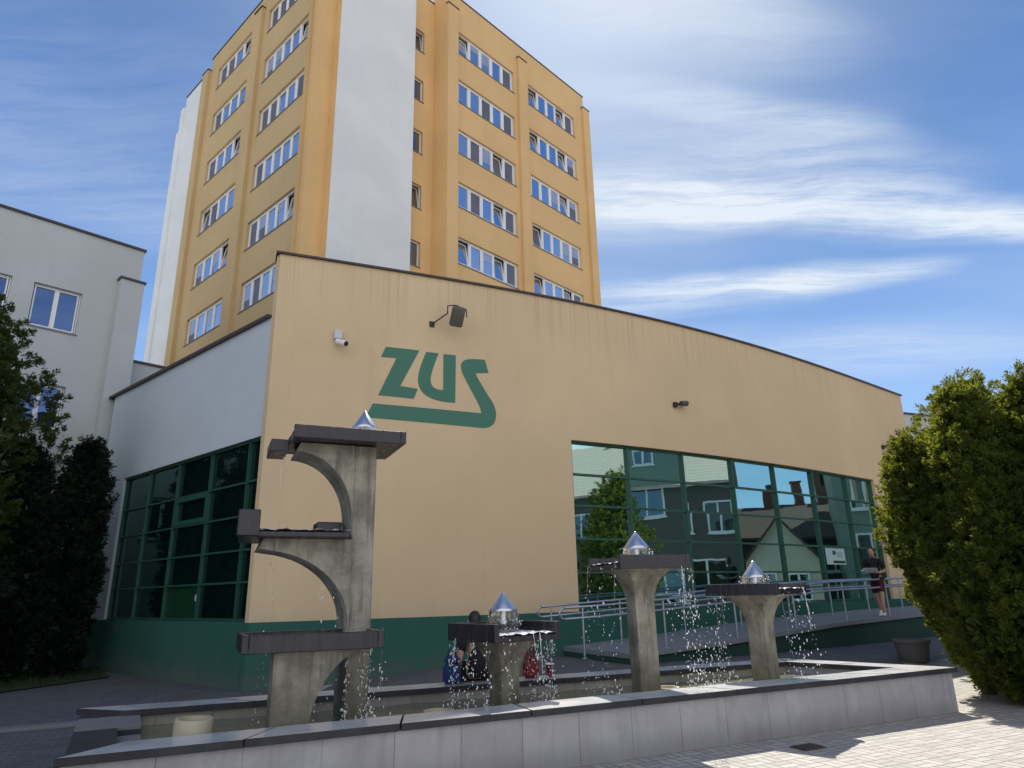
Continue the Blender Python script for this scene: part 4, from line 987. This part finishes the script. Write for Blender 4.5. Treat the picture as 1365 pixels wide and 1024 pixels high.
def conifer(x, y, H, prof, mat, label, nclump, per, leaf, group, z0=0., seed=0, name='arborvitae', lean=(0, 0), core=True, lump=.16):
    """dense upright conifer: profile gives radius against relative height"""
    rs = np.random.default_rng(seed)
    T = empty(name, (x, y, ground_z(x, y)+z0), 0, label, 'conifer', group)
    trunk_mesh(T, H*.8, .05+.012*H, 6, prof(np.array([.35]))[0]*.8)
    # clump centres: on the outer shell with lumpy radius, some inside
    t = rs.random(nclump*3); rad = prof(t); keep = rs.random(nclump*3) < (rad/rad.max())**.8; t = t[keep][:nclump]; rad = prof(t); n = len(t)
    a = rs.random(n)*2*np.pi
    ph = rs.random(6)*6.28
    l = 1+lump*(np.sin(3*a+ph[0]+4*t)*.5+np.sin(5*a+ph[1]-9*t)*.4+np.sin(2*a+17*t+ph[2])*.45+np.sin(8*a+23*t+ph[3])*.3)
    rr = rad*l*np.where(rs.random(n) < .75, rs.uniform(.86, 1.04, n), rs.uniform(.55, .9, n))
    C = np.stack([rr*np.cos(a)+lean[0]*t*H, rr*np.sin(a)+lean[1]*t*H, .12+t*(H-.25)], 1)
    out = np.stack([np.cos(a), np.sin(a), np.zeros(n)], 1)
    ax = out*rs.uniform(.35, 1.0, n)[:, None]+np.array([0, 0, 1])*rs.uniform(.3, 1.1, n)[:, None]+rs.normal(size=(n, 3))*.25; ax /= np.linalg.norm(ax, axis=1)[:, None]
    # each clump is a flat-ish fan of scale-leaf sprays
    P = np.repeat(C, per, 0); A = np.repeat(ax, per, 0); m = len(P)
    s = rs.random(m); cl = np.repeat(rs.uniform(.16, .34, n), per)*(leaf/.10)
    side = np.cross(A, rs.normal(size=(m, 3))); side /= np.linalg.norm(side, axis=1)[:, None]
    P = P+A*(s*cl)[:, None]+side*(np.abs(rs.normal(size=m))*.35*cl*(1-.6*s))[:, None]
    U = A*1.0+side*rs.uniform(.2, 1.1, m)[:, None]+rs.normal(size=(m, 3))*.25; U /= np.linalg.norm(U, axis=1)[:, None]
    L = leaf*rs.uniform(.6, 1.35, m); Wd = L*rs.uniform(.28, .5, m)
    V, F = leaf_quads(P, U, L, Wd)
    # inner branch mass: larger sprays filling the volume
    k = nclump*9; t = rs.random(k); q = prof(t)*rs.uniform(.15, .80, k)**.7; a = rs.random(k)*2*np.pi
    P2 = np.stack([q*np.cos(a)+lean[0]*t*H, q*np.sin(a)+lean[1]*t*H, .12+t*(H-.5)], 1); U2 = rs.normal(size=(k, 3))+np.stack([np.cos(a), np.sin(a), np.full(k, .6)], 1); U2 /= np.linalg.norm(U2, axis=1)[:, None]
    L2 = leaf*rs.uniform(2.0, 3.6, k); V2, F2 = leaf_quads(P2, U2, L2, L2*.55)
    V, F = np.concatenate([V, V2]), np.concatenate([F, F2+len(V)])
    fo = mesh_np('foliage', V, F, mat, T)
    return T
def prof_bush(zs, rs_): return lambda t: np.interp(t, zs, rs_)
GR = 'conifers at the right edge of the plaza'
PT = [0, .1, .3, .55, .75, .88, 1]
conifer(7.22, 11.45, 4.25, prof_bush(PT, [.10, .24, .60, .82, .66, .40, .04]), M['thuja'], 'leftmost and lowest golden conifer of the clump by the planter', 900, 62, .055, GR, 0, 1, lean=(-.11, .02), lump=.20)
conifer(7.28, 10.85, 4.95, prof_bush(PT, [.25, .5, .92, .90, .64, .33, .03]), M['thuja'], 'tall golden conifer with pointed top, second from the left in the clump', 1300, 62, .055, GR, 0, 2, lump=.26)
conifer(8.08, 10.5, 5.0, prof_bush(PT, [.45, .8, 1.0, .90, .58, .27, .03]), M['thuja'], 'tall golden conifer with forked ragged top at the right frame edge', 1300, 62, .055, GR, 0, 3, lump=.26)
conifer(7.08, 10.3, 3.6, prof_bush(PT, [.34, .58, .86, .82, .56, .30, .05]), M['thuja'], 'broad low golden conifer in front of the clump, nearest to the fountain', 1200, 62, .055, GR, 0, 4, lump=.26)
conifer(8.0, 9.5, 4.2, prof_bush(PT, [.45, .75, .9, .82, .5, .26, .03]), M['thuja'], 'golden conifer mostly cut off by the right frame edge', 1000, 56, .055, GR, 0, 5, lump=.26)
conifer(9.75, 14.2, 6.1, prof_bush(PT, [.8, 1.3, 1.7, 1.6, 1.2, .8, .1]), M['thuja'], 'golden conifer hidden at the back of the clump, mirrored in the window wall', 900, 50, .065, GR, 0, 6)
GL = 'dark columnar conifers at the left building'
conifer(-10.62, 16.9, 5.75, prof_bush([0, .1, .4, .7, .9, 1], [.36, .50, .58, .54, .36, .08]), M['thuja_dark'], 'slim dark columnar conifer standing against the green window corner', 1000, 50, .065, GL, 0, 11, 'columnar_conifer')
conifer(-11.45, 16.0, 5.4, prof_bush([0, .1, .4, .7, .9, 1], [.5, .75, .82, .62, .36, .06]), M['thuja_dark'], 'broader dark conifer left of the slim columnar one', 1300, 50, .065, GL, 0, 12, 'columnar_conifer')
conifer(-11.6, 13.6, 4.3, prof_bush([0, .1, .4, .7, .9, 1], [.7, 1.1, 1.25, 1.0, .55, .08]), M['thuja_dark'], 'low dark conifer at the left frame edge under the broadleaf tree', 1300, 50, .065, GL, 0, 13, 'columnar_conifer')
conifer(-12.65, 14.9, 9.0, prof_bush([0, .1, .4, .6, .8, .92, 1], [.8, 1.5, 1.85, 1.75, 1.25, .7, .1]), M['decid'], 'tallest bushy green conifer at the left frame edge reaching the upper window', 1700, 64, .075, None, 0, 21, 'tall_conifer', lump=.34)

# lawn strip under the left trees
T = MB(); lawn_pts = [(-16, 9.8), (-9.9, 14.2), (-9.2, 16.6), (-10.6, 18.6), (-12.6, 19.3), (-26, 7.0), (-24, 3)]
me = bpy.data.meshes.new('lawn'); me.from_pydata([(x, y, .03) for x, y in lawn_pts], [], [tuple(range(len(lawn_pts)))]); tag(link('lawn', me, mat_plain('lawn soil', (.025, .035, .014), .95, var=.5, scale=6)), kind='structure')
rs = np.random.default_rng(5); n = 14000; gxy = np.stack([rs.uniform(-17, -9.2, n), rs.uniform(9.5, 19, n)], 1)
def inpoly(P, poly):
    c = np.zeros(len(P), bool); j = len(poly)-1
    for i in range(len(poly)):
        xi, yi = poly[i]; xj, yj = poly[j]; c ^= ((yi > P[:, 1]) != (yj > P[:, 1])) & (P[:, 0] < (xj-xi)*(P[:, 1]-yi)/(yj-yi+1e-12)+xi); j = i
    return c
gxy = gxy[inpoly(gxy, lawn_pts)]; n = len(gxy); P = np.concatenate([gxy, np.full((n, 1), .025)], 1); U = rs.normal(size=(n, 3))*.35+np.array([0, 0, 1]); U /= np.linalg.norm(U, axis=1)[:, None]
V, F = leaf_quads(P, U, rs.uniform(.05, .14, n), np.full(n, .012)); tag(mesh_np('grass', V, F, M['grass'], None), 'short shaded grass growing under the trees on the left', 'grass', None, 'stuff')

# ------------------------------------------------------------------ people
def skin_mesh(chains, sub=2):
    """chains: list of lists of (pos, (rx, ry)); shared positions are welded. Grown with a Skin modifier, returned as mesh"""
    key = {}; vs = []; es = []; rad = []; root = []
    for ch in chains:
        prev = None
        for p, r in ch:
            k = tuple(round(c, 4) for c in p)
            if k not in key: key[k] = len(vs); vs.append(p); rad.append(r if isinstance(r, tuple) else (r, r))
            i = key[k]
            if prev is not None and prev != i: es.append((prev, i))
            prev = i
    me = bpy.data.meshes.new('tmp'); me.from_pydata(vs, es, []); o = bpy.data.objects.new('tmp', me); COL.objects.link(o)
    md = o.modifiers.new('skin', 'SKIN'); md.use_smooth_shade = True; md.branch_smoothing = .6
    sd = o.modifiers.new('sub', 'SUBSURF'); sd.levels = sub; sd.render_levels = sub
    for i, r in enumerate(rad): me.skin_vertices[0].data[i].radius = r
    parent = {}
    adj = {i: [] for i in range(len(vs))}
    for a, b in es: adj[a].append(b); adj[b].append(a)
    seen = set()
    for i in range(len(vs)):
        if i in seen: continue
        me.skin_vertices[0].data[i].use_root = True; st = [i]
        while st:
            q = st.pop()
            if q in seen: continue
            seen.add(q); st += adj[q]
    dg = bpy.context.evaluated_depsgraph_get(); dg.update(); m2 = bpy.data.meshes.new_from_object(o.evaluated_get(dg)); bpy.data.objects.remove(o); bpy.data.meshes.remove(me)
    return m2
def part(name, chains, mat, parent, sub=2):
    return link(name, skin_mesh(chains, sub), mat, parent, smooth=True)
def hand(w, d, curl, side, nrm):
    """palm and five fingers from wrist w along d; nrm = palm normal"""
    w = Vector(w); d = Vector(d).normalized(); nrm = Vector(nrm).normalized(); s = d.cross(nrm).normalized()*side
    ch = [[(tuple(w), (.022, .018)), (tuple(w+d*.05), (.036, .016)), (tuple(w+d*.088), (.037, .014))]]
    for k, (off, L) in enumerate(((-.026, .068), (-.009, .078), (.009, .072), (.026, .056))):
        b = w+d*.082+s*off; d2 = (d*math.cos(curl)+nrm*math.sin(curl)); d3 = (d*math.cos(curl*2)+nrm*math.sin(curl*2))
        ch.append([(tuple(b), .0095), (tuple(b+d2*L*.5), .0088), (tuple(b+d2*L*.5+d3*L*.5), .007)])
    b = w+d*.03-s*.03; dt_ = (d*.7-s*.7+nrm*.3).normalized(); ch.append([(tuple(b), .012), (tuple(b+dt_*.035), .0105), (tuple(b+dt_*.035+(d*.9+nrm*.4).normalized()*.03), .008)])
    return ch
def head_chain(neck, c, f):
    """neck base, head centre, facing"""
    c = Vector(c); f = Vector(f).normalized(); u = (c-Vector(neck)).normalized(); u = (u+Vector((0, 0, .6))).normalized()
    return [(tuple(neck), (.055, .055)), (tuple(c-u*.085), (.055, .058)), (tuple(c-u*.045+f*.012), (.066, .075)), (tuple(c+u*.02), (.076, .092)), (tuple(c+u*.075-f*.01), (.066, .080)), (tuple(c+u*.108-f*.01), (.03, .04))]
def face_parts(T, c, f, u):
    c = Vector(c); f = Vector(f).normalized(); u = (Vector(u)-f*Vector(u).dot(f)).normalized(); s = f.cross(u)
    mb = MB(); mb.tube([c+f*.078+u*.01, c+f*.104-u*.022], .011, 8, taper=[.7, 1.3]); mb.tube([c+f*.083-s*.022-u*.052, c+f*.090-u*.052, c+f*.083+s*.022-u*.052], .006, 6)
    for q in (-1, 1): mb.tube([c+s*q*.074+u*.022-f*.005, c+s*q*.084+u*.0-f*.012, c+s*q*.076-u*.026-f*.004], .012, 6)
    autosmooth(mb.build('face', M['skin'], T), 60)
    mb = MB()
    for q in (-1, 1): mb.lathe([(.001, 0), (.010, .003), (.001, .008)], 8, tuple(c+f*.084+s*q*.032+u*.012))
    mb.build('eyes', M['black'], T)
# --- person walking down the ramp, reading papers. local: facing +x
px_, py_ = 9.55, 18.95
tt = fac_t(8.3); yaw = math.atan2(-tt.y, -tt.x)+R(12)
wz = ramp_z(9.6)
W1 = empty('person', (px_, py_, wz), yaw, 'person in dark top and plum shorts walking down the ramp reading papers', 'person')
hip = (0, 0, .93); ch_ = (0.02, 0, 1.28)
legs = [[((0, 0, .95), (.13, .15)), ((.03, .09, .88), (.085, .085)), ((.13, .095, .50), (.055, .058)), ((.16, .095, .30), (.052, .055)), ((.16, .095, .09), (.035, .038))],
        [((0, 0, .95), (.13, .15)), ((-.02, -.09, .88), (.085, .085)), ((-.03, -.095, .50), (.055, .058)), ((-.16, -.095, .32), (.050, .055)), ((-.27, -.095, .13), (.034, .038))]]
torso = [[((0, 0, .95), (.13, .15)), ((.01, 0, 1.12), (.115, .145)), ((.03, 0, 1.30), (.12, .165)), ((.045, 0, 1.43), (.075, .12)), ((.06, 0, 1.50), (.055, .055))]]
armL = [[((.045, 0, 1.43), (.075, .12)), ((.04, .185, 1.39), (.055, .055)), ((-.01, .22, 1.12), (.042, .042)), ((.20, .13, 1.08), (.03, .03)), ((.25, .10, 1.09), (.024, .022))]]
armR = [[((.045, 0, 1.43), (.075, .12)), ((.04, -.185, 1.39), (.055, .055)), ((-.01, -.22, 1.12), (.042, .042)), ((.20, -.13, 1.08), (.03, .03)), ((.25, -.10, 1.09), (.024, .022))]]
hd = [head_chain((.06, 0, 1.50), (.12, 0, 1.61), (.93, 0, -.36))]
part('body', legs+torso+armL+armR+hd+hand((.25, .10, 1.09), (.9, -.35, .1), .5, 1, (0, -.2, 1))+hand((.25, -.10, 1.09), (.9, .35, .1), .5, -1, (0, .2, 1)), M['skin'], W1)
face_parts(W1, (.12, 0, 1.61), (.93, 0, -.36), (.2, 0, 1))
part('hair', [[((.055, 0, 1.57), (.075, .085)), ((.085, 0, 1.655), (.098, .102)), ((.125, 0, 1.705), (.092, .094)), ((.175, 0, 1.70), (.05, .07))], [((.06, 0, 1.58), (.070, .080)), ((.035, 0, 1.52), (.045, .07))]], M['hair'], W1)
g_ = .014
def fat(chains, a): return [[(p, ((r[0]+a, r[1]+a) if isinstance(r, tuple) else r+a)) for p, r in c] for c in chains]
top_ch = [[((0, 0, .86), (.14, .16)), ((.01, 0, 1.12), (.122, .150)), ((.03, 0, 1.30), (.126, .17)), ((.045, 0, 1.42), (.085, .13)), ((.055, 0, 1.475), (.055, .06))],
          [((.045, 0, 1.42), (.085, .13)), ((.042, .11, 1.415), (.078, .075)), ((.04, .185, 1.385), (.074, .070)), ((.005, .215, 1.17), (.062, .062))], [((.045, 0, 1.42), (.085, .13)), ((.042, -.11, 1.415), (.078, .075)), ((.04, -.185, 1.385), (.074, .070)), ((.005, -.215, 1.17), (.062, .062))]]
part('top', fat(top_ch, .016), M['black_cloth'], W1)
part('shorts', fat([[((0, 0, 1.02), (.12, .15)), ((.03, .085, .86), (.09, .09)), ((.11, .095, .56), (.082, .082))], [((0, 0, 1.02), (.12, .15)), ((-.02, -.085, .86), (.09, .09)), ((-.03, -.095, .54), (.082, .082))]], .012), M['plum_cloth'], W1)
for sx, sy, sz, rot in ((.16, .095, .0, 0.), (-.27, -.095, .05, .55)):
    ch = [[((-.05, 0, .055), (.042, .045)), ((.04, 0, .045), (.044, .040)), ((.13, 0, .035), (.043, .028)), ((.19, 0, .03), (.030, .020))]]
    o = part('shoe', ch, M['white_shoe'], W1); o.location = (sx, sy, sz); o.rotation_euler = (0, rot, 0)
pp = empty('papers', (px_, py_, wz), yaw, 'white paper sheets held by the person on the ramp', 'paper')
mb = MB(); T = Matrix.Translation((.40, 0, 1.135)) @ Matrix.Rotation(R(-28), 4, 'Y'); mb.box(-.11, .13, -.15, .15, -.004, .004, T=T); mb.box(-.10, .12, -.10, .17, .0045, .008, T=T @ Matrix.Rotation(R(8), 4, 'Z')); mb.build('sheets', M['paper'], pp)
# --- person sitting on the far rim of the fountain, back to the camera. local: facing +x
def lerp_back(t, d=0.): 
    p = BL.lerp(BR, t); n = (BR-BL).normalized(); return p+Vector((-n.y, n.x, 0))*d
e_ = (BR-BL).normalized(); seat_t = ((-.60)-BL.x)/(BR.x-BL.x); sp = lerp_back(seat_t, -.22); yaw2 = math.atan2(e_.y, e_.x)+math.pi/2
S1 = empty('person', (sp.x, sp.y, RIM), yaw2, 'person in black sitting on the far fountain rim with back to camera', 'person')
legs = [[((0, 0, .10), (.13, .16)), ((.12, .10, .09), (.085, .085)), ((.44, .13, .06), (.062, .062)), ((.47, .13, -.22), (.052, .052)), ((.44, .13, -.50), (.036, .036))], [((0, 0, .10), (.13, .16)), ((.12, -.10, .09), (.085, .085)), ((.45, -.12, .06), (.062, .062)), ((.50, -.12, -.22), (.052, .052)), ((.52, -.12, -.50), (.036, .036))]]
torso = [[((0, 0, .10), (.13, .16)), ((.0, 0, .26), (.115, .15)), ((.04, 0, .42), (.12, .165)), ((.08, 0, .54), (.075, .12)), ((.11, 0, .605), (.052, .055))]]
armL = [[((.08, 0, .54), (.075, .12)), ((.07, .185, .50), (.055, .055)), ((.02, .25, .26), (.043, .043)), ((.22, .20, .14), (.031, .031)), ((.28, .19, .13), (.024, .022))]]
armR = [[((.08, 0, .54), (.075, .12)), ((.07, -.185, .50), (.055, .055)), ((.04, -.23, .24), (.043, .043)), ((.26, -.16, .15), (.031, .031)), ((.32, -.15, .14), (.024, .022))]]
hd = [head_chain((.11, 0, .605), (.15, 0, .72), (.95, 0, -.25))]
part('body', legs+torso+armL+armR+hd+hand((.28, .19, .13), (1, 0, -.1), .4, 1, (0, 0, -1))+hand((.32, -.15, .14), (1, 0, -.1), .4, -1, (0, 0, -1)), M['skin'], S1)
face_parts(S1, (.15, 0, .72), (.95, 0, -.25), (.2, 0, 1))
part('hair', [[((.10, 0, .66), (.072, .078)), ((.115, 0, .75), (.093, .096)), ((.14, 0, .815), (.082, .088)), ((.165, 0, .845), (.04, .05))]], M['hair'], S1)
part('shirt', fat([[((-.01, 0, .03), (.14, .17)), ((.0, 0, .26), (.125, .155)), ((.04, 0, .42), (.126, .17)), ((.08, 0, .53), (.085, .13)), ((.10, 0, .59), (.055, .06))], [((.08, 0, .53), (.085, .13)), ((.075, .11, .52), (.078, .075)), ((.07, .185, .495), (.074, .07)), ((.05, .228, .34), (.062, .062))], [((.08, 0, .53), (.085, .13)), ((.075, -.11, .52), (.078, .075)), ((.07, -.185, .495), (.074, .07)), ((.06, -.222, .34), (.062, .062))]], .016), M['black_cloth'], S1)
part('trousers', fat([[((0, 0, .10), (.125, .155)), ((.12, .10, .09), (.09, .09)), ((.44, .13, .06), (.07, .07)), ((.47, .13, -.22), (.062, .062)), ((.44, .13, -.48), (.055, .055))], [((0, 0, .10), (.125, .155)), ((.12, -.10, .09), (.09, .09)), ((.45, -.12, .06), (.07, .07)), ((.50, -.12, -.22), (.062, .062)), ((.52, -.12, -.48), (.055, .055))]], .012), M['black_cloth'], S1)
for sx, sy in ((.44, .13), (.52, -.12)):
    o = part('shoe', [[((-.05, 0, .055), (.042, .045)), ((.04, 0, .045), (.044, .040)), ((.13, 0, .035), (.043, .028)), ((.19, 0, .03), (.030, .020))]], M['white_shoe'], S1); o.location = (sx, sy, -.58)
def bag(x_t, d, size, mat, label, name='bag', rz=0.):
    p = lerp_back(x_t, d); T = empty(name, (p.x, p.y, RIM), math.atan2(e_.y, e_.x)+rz, label, 'bag')
    w, dd, h = size; mb = MB(); mb.box(-w/2, w/2, -dd/2, dd/2, 0, h*.7); mb.box(-w*.46, w*.46, -dd*.4, dd*.4, h*.7-.001, h); o = mb.build('body', mat, T, bevel=.03, seg=3); autosmooth(o, 60)
    mb = MB(); mb.tube([(-w*.25, 0, h*.98), (-w*.2, 0, h*1.2), (w*.2, 0, h*1.2), (w*.25, 0, h*.98)], .012, 8); mb.build('handle', mat, T, smooth=True)
bag(seat_t-.036, -.20, (.21, .16, .33), M['blue_cloth'], 'blue shoulder bag on the fountain rim left of the seated person')
bag(seat_t+.078, -.20, (.20, .14, .30), M['red_cloth'], 'red bag on the fountain rim right of the seated person')
p = lerp_back(seat_t+.106, -.2); cup = empty('paper_cup', (p.x, p.y, RIM), 0, 'red paper cup on the far fountain rim behind falling water', 'cup')
mb = MB(); mb.lathe([(.032, 0), (.045, .15), (.047, .152)], 20); autosmooth(mb.build('cup', M['red_cloth'], cup), 40)
mb = MB(); mb.lathe([(.048, .153), (.048, .165), (.04, .172)], 20); autosmooth(mb.build('lid', M['paper'], cup), 40)

# ------------------------------------------------------------------ the street behind the camera, seen mirrored in the window wall
def house(name, x, y, w, d, eave, ridge, az, wallm, roofm, label, wins=(), gable_front=False, dormer=None, chim=()):
    """front faces local -x ; w along local y, d along local x"""
    T = empty(name, (x, y, 0), R(az), label, 'house', None)
    mb = MB()
    if gable_front:
        mb.box(0, d, -w/2, w/2, -.1, eave); vs = [(0, -w/2, eave), (0, w/2, eave), (0, 0, ridge-.15), (d, -w/2, eave), (d, w/2, eave), (d, 0, ridge-.15)]
        mb.add(vs, [(0, 2, 1), (3, 4, 5), (0, 3, 5, 2), (1, 2, 5, 4)])
    else:
        mb.box(0, d, -w/2, w/2, -.1, eave); vs = [(0, -w/2, eave), (d, -w/2, eave), (d/2, -w/2, ridge-.15), (0, w/2, eave), (d, w/2, eave), (d/2, w/2, ridge-.15)]
        mb.add(vs, [(0, 1, 2), (3, 5, 4)])
    mb.build('wall', wallm, T)
    mb = MB(); o_ = .45; th = .16
    if gable_front:
        sl_ = (ridge-eave)/(w/2)
        for q in (-1, 1):
            a = (q*(w/2+o_), eave-sl_*o_); b = (0, ridge)
            mb.add([(-.35, a[0], a[1]), (d+.3, a[0], a[1]), (d+.3, 0, ridge), (-.35, 0, ridge), (-.35, a[0], a[1]-th), (d+.3, a[0], a[1]-th), (d+.3, 0, ridge-th), (-.35, 0, ridge-th)], [(0, 1, 2, 3), (4, 7, 6, 5), (0, 4, 5, 1), (1, 5, 6, 2), (2, 6, 7, 3), (3, 7, 4, 0)])
    else:
        sl_ = (ridge-eave)/(d/2)
        for q, xe in ((-1, -o_), (1, d+o_)):
            mb.add([(xe, -w/2-.3, eave-sl_*o_), (xe, w/2+.3, eave-sl_*o_), (d/2, w/2+.3, ridge), (d/2, -w/2-.3, ridge), (xe, -w/2-.3, eave-sl_*o_-th), (xe, w/2+.3, eave-sl_*o_-th), (d/2, w/2+.3, ridge-th), (d/2, -w/2-.3, ridge-th)], [(0, 1, 2, 3), (4, 7, 6, 5), (0, 4, 5, 1), (1, 5, 6, 2), (2, 6, 7, 3), (3, 7, 4, 0)])
    rf = mb.build('roof', roofm, T)
    if dormer:
        cy, dw, dz0, dz1, dep, dm = dormer
        mb = MB(); mb.box(-.35, dep, cy-dw/2, cy+dw/2, dz0, dz1); mb.add([(-.35, cy-dw/2, dz1), (-.35, cy+dw/2, dz1), (-.35, cy, dz1+dw*.32), (dep, cy-dw/2, dz1), (dep, cy+dw/2, dz1), (dep, cy, dz1+dw*.32)], [(0, 2, 1), (3, 4, 5)]); mb.build('gable', dm, T)
        mb = MB()
        for q in (-1, 1):
            e = (cy+q*(dw/2+.4), dz1-.26); mb.add([(-.7, e[0], e[1]), (dep, e[0], e[1]), (dep, cy, dz1+dw*.32+.05), (-.7, cy, dz1+dw*.32+.05), (-.7, e[0], e[1]-.18), (dep, e[0], e[1]-.18), (dep, cy, dz1+dw*.32-.13), (-.7, cy, dz1+dw*.32-.13)], [(0, 1, 2, 3), (4, 7, 6, 5), (0, 4, 5, 1), (1, 5, 6, 2), (2, 6, 7, 3), (3, 7, 4, 0)])
        mb.build('gable_roof', roofm, T)
    for cx, cy, cz, s in chim:
        mb = MB(); mb.box(cx-s/2, cx+s/2, cy-s/2, cy+s/2, ridge-2, cz); mb.box(cx-s/2-.06, cx+s/2+.06, cy-s/2-.06, cy+s/2+.06, cz+.001, cz+.12); mb.build('chimney', M['brick'], rf)
    for wy, wz_, ww_, wh, xx in wins:
        mb = MB(); f = .10
        mb.box(xx-.05, xx+.02, wy-ww_/2, wy+ww_/2, wz_, wz_+f); mb.box(xx-.05, xx+.02, wy-ww_/2, wy+ww_/2, wz_+wh-f, wz_+wh)
        for q in (-ww_/2, -.05, ww_/2-f): mb.box(xx-.048, xx+.02, wy+q, wy+q+f, wz_+f, wz_+wh-f)
        mb.box(xx-.12, xx-.052, wy-ww_/2-.1, wy+ww_/2+.1, wz_-.09, wz_-.001)
        wnd = mb.build('window', M['white_pvc'], T)
        mb = MB(); mb.box(xx-.02, xx-.012, wy-ww_/2+.05, wy+ww_/2-.05, wz_+.05, wz_+wh-.05); mb.build('pane', M['glass_house'], wnd)
    return T
house('town_house', 29.0, 7.0, 22, 10, 8.3, 12.6, 0, M['house_grey'], M['tiles_pale'], 'long town house with pale tiled roof and green gable across the street', [(-8, 5.2, 1.5, 1.7, -.0), (-4.5, 5.2, 1.5, 1.7, 0.), (-1, 5.2, 1.5, 1.7, 0.), (9, 5.0, 1.6, 1.8, 0.), (6.5, 5.0, 1.6, 1.8, 0.), (2.6, 6.2, 2.2, 1.7, 0.), (2.6, 9.4, 1.3, 1.0, -.35), (-6, 1.5, 1.6, 1.8, 0), (-2, 1.5, 1.6, 1.8, 0.), (8, 1.4, 2.4, 2.0, 0.), (3.5, 1.4, 2.4, 2.0, 0.)], dormer=(2.6, 5.4, 7.9, 10.6, 4.5, M['house_green']), chim=[(5, -3, 13.6, .8)])
house('gable_house', 25.5, 21.3, 4.9, 8, 3.1, 6.0, 0, M['house_cream'], M['tiles_dark'], 'small cream house with steep white gable across the street', [(0, 3.2, .8, 1.4, 0), (-1.4, 1.0, 1.1, 1.4, 0), (1.3, 1.0, 1.1, 1.4, 0)], gable_front=True)
house('dark_house', 33.0, 22.5, 15, 9, 4.9, 7.2, 0, M['house_grey'], M['tiles_dark'], 'dark house with brown roof and brick chimneys behind the gable house', [(4, 2.5, 1.2, 1.5, 0)], chim=[(4.5, -2.0, 8.5, .7), (4.5, 1.6, 8.6, .6), (4.5, 4.6, 9.4, .7)])
house('corner_house', 26.5, 29.6, 7.4, 9, 8.6, 10.2, 8, M['house_green'], M['tiles_dark'], 'tall grey green corner house with white windows across the street', [(-1.8, 5.6, 1.3, 1.8, 0), (1.2, 5.6, 1.3, 1.8, 0), (-1.8, 2.4, 1.5, 2.0, 0), (1.2, 2.4, 1.5, 2.0, 0)], chim=[(4.5, -1, 11.3, .7)])
def car(x, y, rz, mat, label):
    T = empty('parked_car', (x, y, 0), rz, label, 'car', 'cars parked across the street')
    prof = [(-2.05, .35), (-2.1, .62), (-1.95, .86), (-1.35, .95), (-.75, 1.40), (.85, 1.45), (1.55, .98), (2.0, .90), (2.08, .60), (2.05, .35)]
    mb = MB(); mb.extr(prof, -.84, .84); autosmooth(mb.build('body', mat, T, bevel=.07, seg=2), 40)
    mb = MB(); win = [(-1.18, .98), (-.70, 1.33), (.80, 1.37), (1.32, .99)]; mb.extr(win, -.855, -.845); mb.extr(win, .845, .855); mb.build('window', M['glass_left'], T)
    for wx in (-1.3, 1.3):
        for wy in (-.80, .80):
            mb = MB(); mb.tube([(wx, wy-.1, .32), (wx, wy+.1, .32)], .32, 20); wh = autosmooth(mb.build('wheel', M['black'], T), 40)
            mb = MB(); mb.tube([(wx, wy-.11, .32), (wx, wy+.11, .32)], .19, 14); mb.build('rim', M['car_grey'], wh)
    for q in (-.6, .6):
        mb = MB(); mb.box(2.03, 2.10, q-.18, q+.18, .62, .78); mb.build('headlight', M['grey_light'], T)
car(21.5, 20.2, R(92), M['car_white'], 'white parked car near the small gable house')
car(22.0, 12.2, R(90), M['car_grey'], 'silver parked car in front of the long town house')
